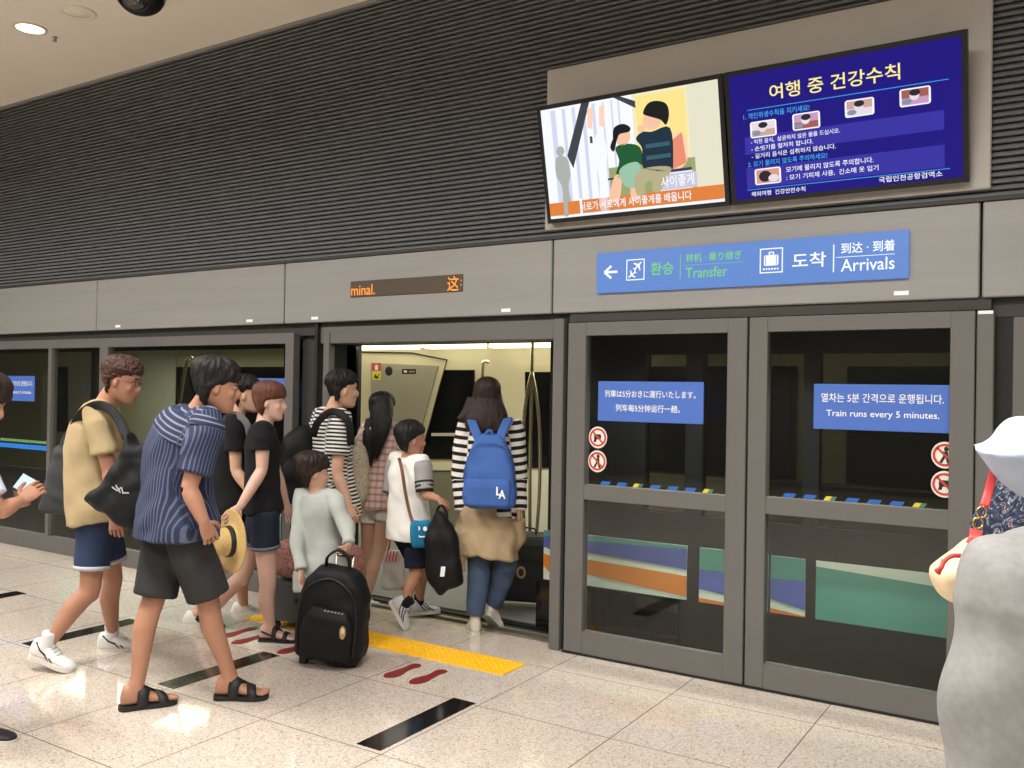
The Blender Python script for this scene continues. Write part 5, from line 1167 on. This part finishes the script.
# the two at the other edge
p = Person('person in floral top with pale blue sleeves raising an elbow, carrying a cream handbag', 1.68, -6, at(1040, 640, 2.3), at(1062, 484, 2.3), at(1092, 410, 2.28), md=at(1034, 550, 2.3), hth=-8, sw=.17, skin=SK_P)
p.arm(-1, at(1004, 447, 2.02), at(1096, 440, 2.10), camdir(20, 20)).hang(1)
p.stand(1).stand(-1); p.body().face().hair('bob', H_DKB, .004, 60)
FL = pattern_mat('floral_print', (30, 34, 46), [(.46, (52, 62, 88)), (.52, (34, 36, 46)), (.57, (150, 160, 172)), (.60, (36, 38, 50)), (.66, (176, 110, 110)), (.69, (40, 44, 58))], 22)
p.top('floral_top', FL, hem=-.12, grow=.03, sleeve=1.5, sl_r=.078, seed=48, wr=.008, sl_mt=cloth('pale_blue_denim', (184, 198, 222)), neck=.96)
p.bottoms('trousers', cloth('grey_trousers', (0, 0, 0)), 1.85, .1, .085, seed=49)
for sd in (1, -1): sneaker(p.root, p.an[sd], p.fd[sd], p.s, SHOE_W, RUB_W, None)
r_ = thing('handbag', at(960, 600, 2.05), 'cream handbag with red strap and gold rings in front of the grey jacket', 'bag')
CRM = mat('cream_leather_bag', (222, 200, 166), .55, var=.06, vscale=12); RDL = mat('red_leather', (196, 62, 60), .4)
v, f = pillow([(978, 534), (986, 545), (1000, 570), (990, 605), (966, 607), (946, 598), (936, 583), (933, 569), (946, 558), (962, 548)], 2.05, .12); soft(v, f, CRM, 'bag_body', r_, .007, 3, .004, 50)
strap([at(1030, 452, 2.14), at(1012, 452, 2.12), at(1000, 462, 2.08), at(994, 472, 2.08), at(989, 490, 2.03), at(984, 507, 2.01)], .019, .006, RDL, 'strap', r_, 'view')
strap([at(976, 531, 2.0), at(975, 538, 1.985), at(972, 545, 1.98)], .028, .010, RDL, 'strap_tab', r_, camdir(0))
mb = MB()
for cx, cy in ((982, 512), (978, 523)): mb.tube([at(cx+5*math.cos(t*.3927), cy+5.5*math.sin(t*.3927), 2.0) for t in range(16)], .0022, mat('gold_ring', (206, 178, 116), .25, .9), 6, closed=True)
mb.build('ring_links', r_)
mb = MB(); mb.tube(catmull([at(965, 556, 1.975), at(952, 556, 1.968), at(944, 562, 1.965), at(938, 574, 1.97)], 5), .005, RDL, 8); mb.tube(catmull([at(944, 560, 1.965), at(941, 568, 1.96), at(936, 571, 1.97)], 4), .005, RDL, 8); mb.build('red_piping', r_)

p = Person('person in a grey marled sweatshirt seen from behind, largest and nearest of all', 1.63, 88, at(1118, 850, 1.45), at(1122, 514, 1.45), at(1128, 415, 1.45), md=at(1118, 690, 1.45), sw=.180, skin=SK_L, bulk=1.05, fat=1.15, sdrop=.12)
p.arm(1, at(995, 735, 1.45), at(990, 885, 1.42)).hang(-1); p.stand(1).stand(-1); p.body().face().hair('bob', H_BLK, .004, 60)
p.top('sweatshirt', mat('grey_marl', (136, 136, 135), .9, 0, .15, var=.10, vscale=70, bump=.05, bscale=400), hem=-.25, grow=.035, flare=.05, sleeve=1.9, sl_r=.092, seed=52, wr=.012, vox=.008)
p.bottoms('trousers', cloth('black_trousers', (0, 0, 0)), 1.85, .1, .085, seed=53)
for sd in (1, -1): sneaker(p.root, p.an[sd], p.fd[sd], p.s, mat('black_shoe', (0, 0, 0)), RUB_W, None)

# ------------------------------------------------------------------ luggage by the door
r_ = thing('suitcase', at(300, 606, 5.95), 'dark grey hard suitcase standing behind the trolley under a pink bag', 'luggage')
c = at(316, 606, 5.98); c.z = .006; X = camdir(-20); Y = V3((0, 0, 1)).cross(X); 
mb = MB(); v, f = rbox(c, X, Y, V3((0, 0, 1)), [(.05, .28, .12, 0, 0), (.06, .30, .14, 0, 0), (.30, .30, .14, 0, 0), (.31, .28, .12, 0, 0)], 40, 9); mb.add(v, f, mat('suitcase_grey', (62, 64, 64), .5)); mb.build('shell', r_)
for x in (-.24, .24):
    for y in (-.09, .09):
        w0 = c + X*x + Y*y; MB().lathe(V3((w0.x, w0.y, .025))-Y*.012, Y, [(0, 0), (0, .02), (.004, .025), (.02, .025), (.024, .02), (.024, 0)], BLK, 16).build('wheel', r_)
mb = MB(); mb.tube(catmull([c-Y*.145+X*.06+V3((0, 0, .2)), c-Y*.17+X*.05+V3((0, 0, .2)), c-Y*.17-X*.05+V3((0, 0, .2)), c-Y*.145-X*.06+V3((0, 0, .2))], 4), .009, BLK, 8); mb.build('side_handle', r_)
PNK = pattern_mat('pink_brown_print', (150, 104, 98), [(.45, (186, 136, 126)), (.55, (92, 56, 54)), (.60, (170, 120, 112))], 20)
r_ = thing('travel_bag', c + V3((0, 0, .311)), 'pink patterned soft travel bag lying on the dark grey suitcase', 'luggage')
v, f = loft([c+X*x+V3((0, 0, .45)) for x in (-.31, -.29, -.2, 0, .2, .29, .31)], [(.06, .07), (.11, .12), (.13, .135), (.135, .137), (.13, .135), (.11, .12), (.06, .07)], n=24, ref=V3((0, 0, 1)), sq=3); soft(v, f, PNK, 'bag_body', r_, wr=.006, seed=55)
for sg in (1, -1): strap([c+X*.15+Y*(.06*sg)+V3((0, 0, .56)), c+X*.11+Y*(.03*sg)+V3((0, 0, .66)), c+X*0+Y*(.02*sg)+V3((0, 0, .69)), c-X*.11+Y*(.03*sg)+V3((0, 0, .66)), c-X*.15+Y*(.06*sg)+V3((0, 0, .56))], .025, .007, mat('dark_leather', (54, 34, 32), .6), 'handle', r_, Y)
r_ = thing('suitcase', at(520, 602, 6.6), 'large black suitcase with gold emblem inside the train behind the jeans', 'luggage')
c = at(522, 598, 6.7); c.z = .06; X = camdir(-12); Y = V3((0, 0, 1)).cross(X); zz = V3((0, 0, 1))
mb = MB(); v, f = rbox(c, X, Y, zz, [(0, .27, .13, 0, 0), (.02, .30, .15, 0, 0), (.42, .30, .15, 0, 0), (.46, .29, .14, 0, 0), (.48, .24, .12, 0, 0)], 40, 7); mb.add(v, f, mat('suitcase_black', (26, 26, 28), .5, bump=.2, bscale=200)); mb.build('shell', r_)
mb = MB(); vv, ff = loft([c+zz*.30, c+zz*.315], [(.305, .155)]*2, n=40, ref=X, sq=7); mb.add(vv, ff, mat('zip_dark', (0, 0, 0))); mb.build('zip', r_)
for x in (-.22, .22): w0 = c + X*x; MB().lathe(V3((w0.x, w0.y, .028))-X*.012, X, [(0, 0), (0, .022), (.004, .028), (.02, .028), (.024, .022), (.024, 0)], BLK, 16).build('wheel', r_)
S = Flat(c-Y*.152+zz*.22, X, zz); S.ell(.02, .0, .035, .045, mat('gold_badge', (0, 0, 0))); S.ell(.02, 0, .02, .028, mat('suitcase_black', (0, 0, 0)), 2); S.build('emblem', r_)
strap([c+X*.1+zz*.47, c+X*.08+zz*.52, c-X*.08+zz*.52, c-X*.1+zz*.47], .03, .012, BLK, 'handle', r_, Y)
r_ = thing('shopping_bag', at(394, 590, 6.5), 'white shopping bag with red print beside the boy\'s navy shorts', 'bag')
v, f = pillow([(384, 553), (393, 549), (404, 552), (406, 570), (407, 588), (396, 590), (382, 587), (383, 570)], 6.5, .10, nose=.4); soft(v, f, mat('white_plastic_bag', (200, 196, 188), .5, bump=.3, bscale=25), 'bag_body', r_, .01, 2, .008, 57)
S = Flat(at(390, 558, 6.43), camdir(0), (0, 0, 1)); rd = mat('print_red', (200, 60, 62), .5)
for a in range(4): S.line((-.03+a*.022, -.03), (-.015+a*.022, .05), .010, rd)
S.build('red_print', r_)
strap([at(388, 552, 6.5), at(391, 538, 6.5), at(396, 536, 6.5), at(400, 551, 6.5)], .02, .004, mat('print_red', (0, 0, 0)), 'handle', r_, camdir(60))

GROUPS = {'floor_strip': 'black inlaid floor strips', 'footprint_marking': 'red footprint markings', 'white_mark': 'tiny white marks on the fascia', 'prohibition_sticker': 'round prohibition stickers',
          'notice_sign': 'blue notices on the glass', 'warning_tape': 'coloured tape lines on the glass', 'television': 'televisions on the wall plate', 'person': 'passengers boarding the train', 'backpack': 'backpacks worn by the passengers',
          'suitcase': 'suitcases by the train door', 'tote_bag': 'cloth bags of the passengers'}
for o in bpy.data.objects:
    n = o.name.split('.')[0]
    if o.parent is None and n in GROUPS and 'label' in o: o['group'] = GROUPS[n]
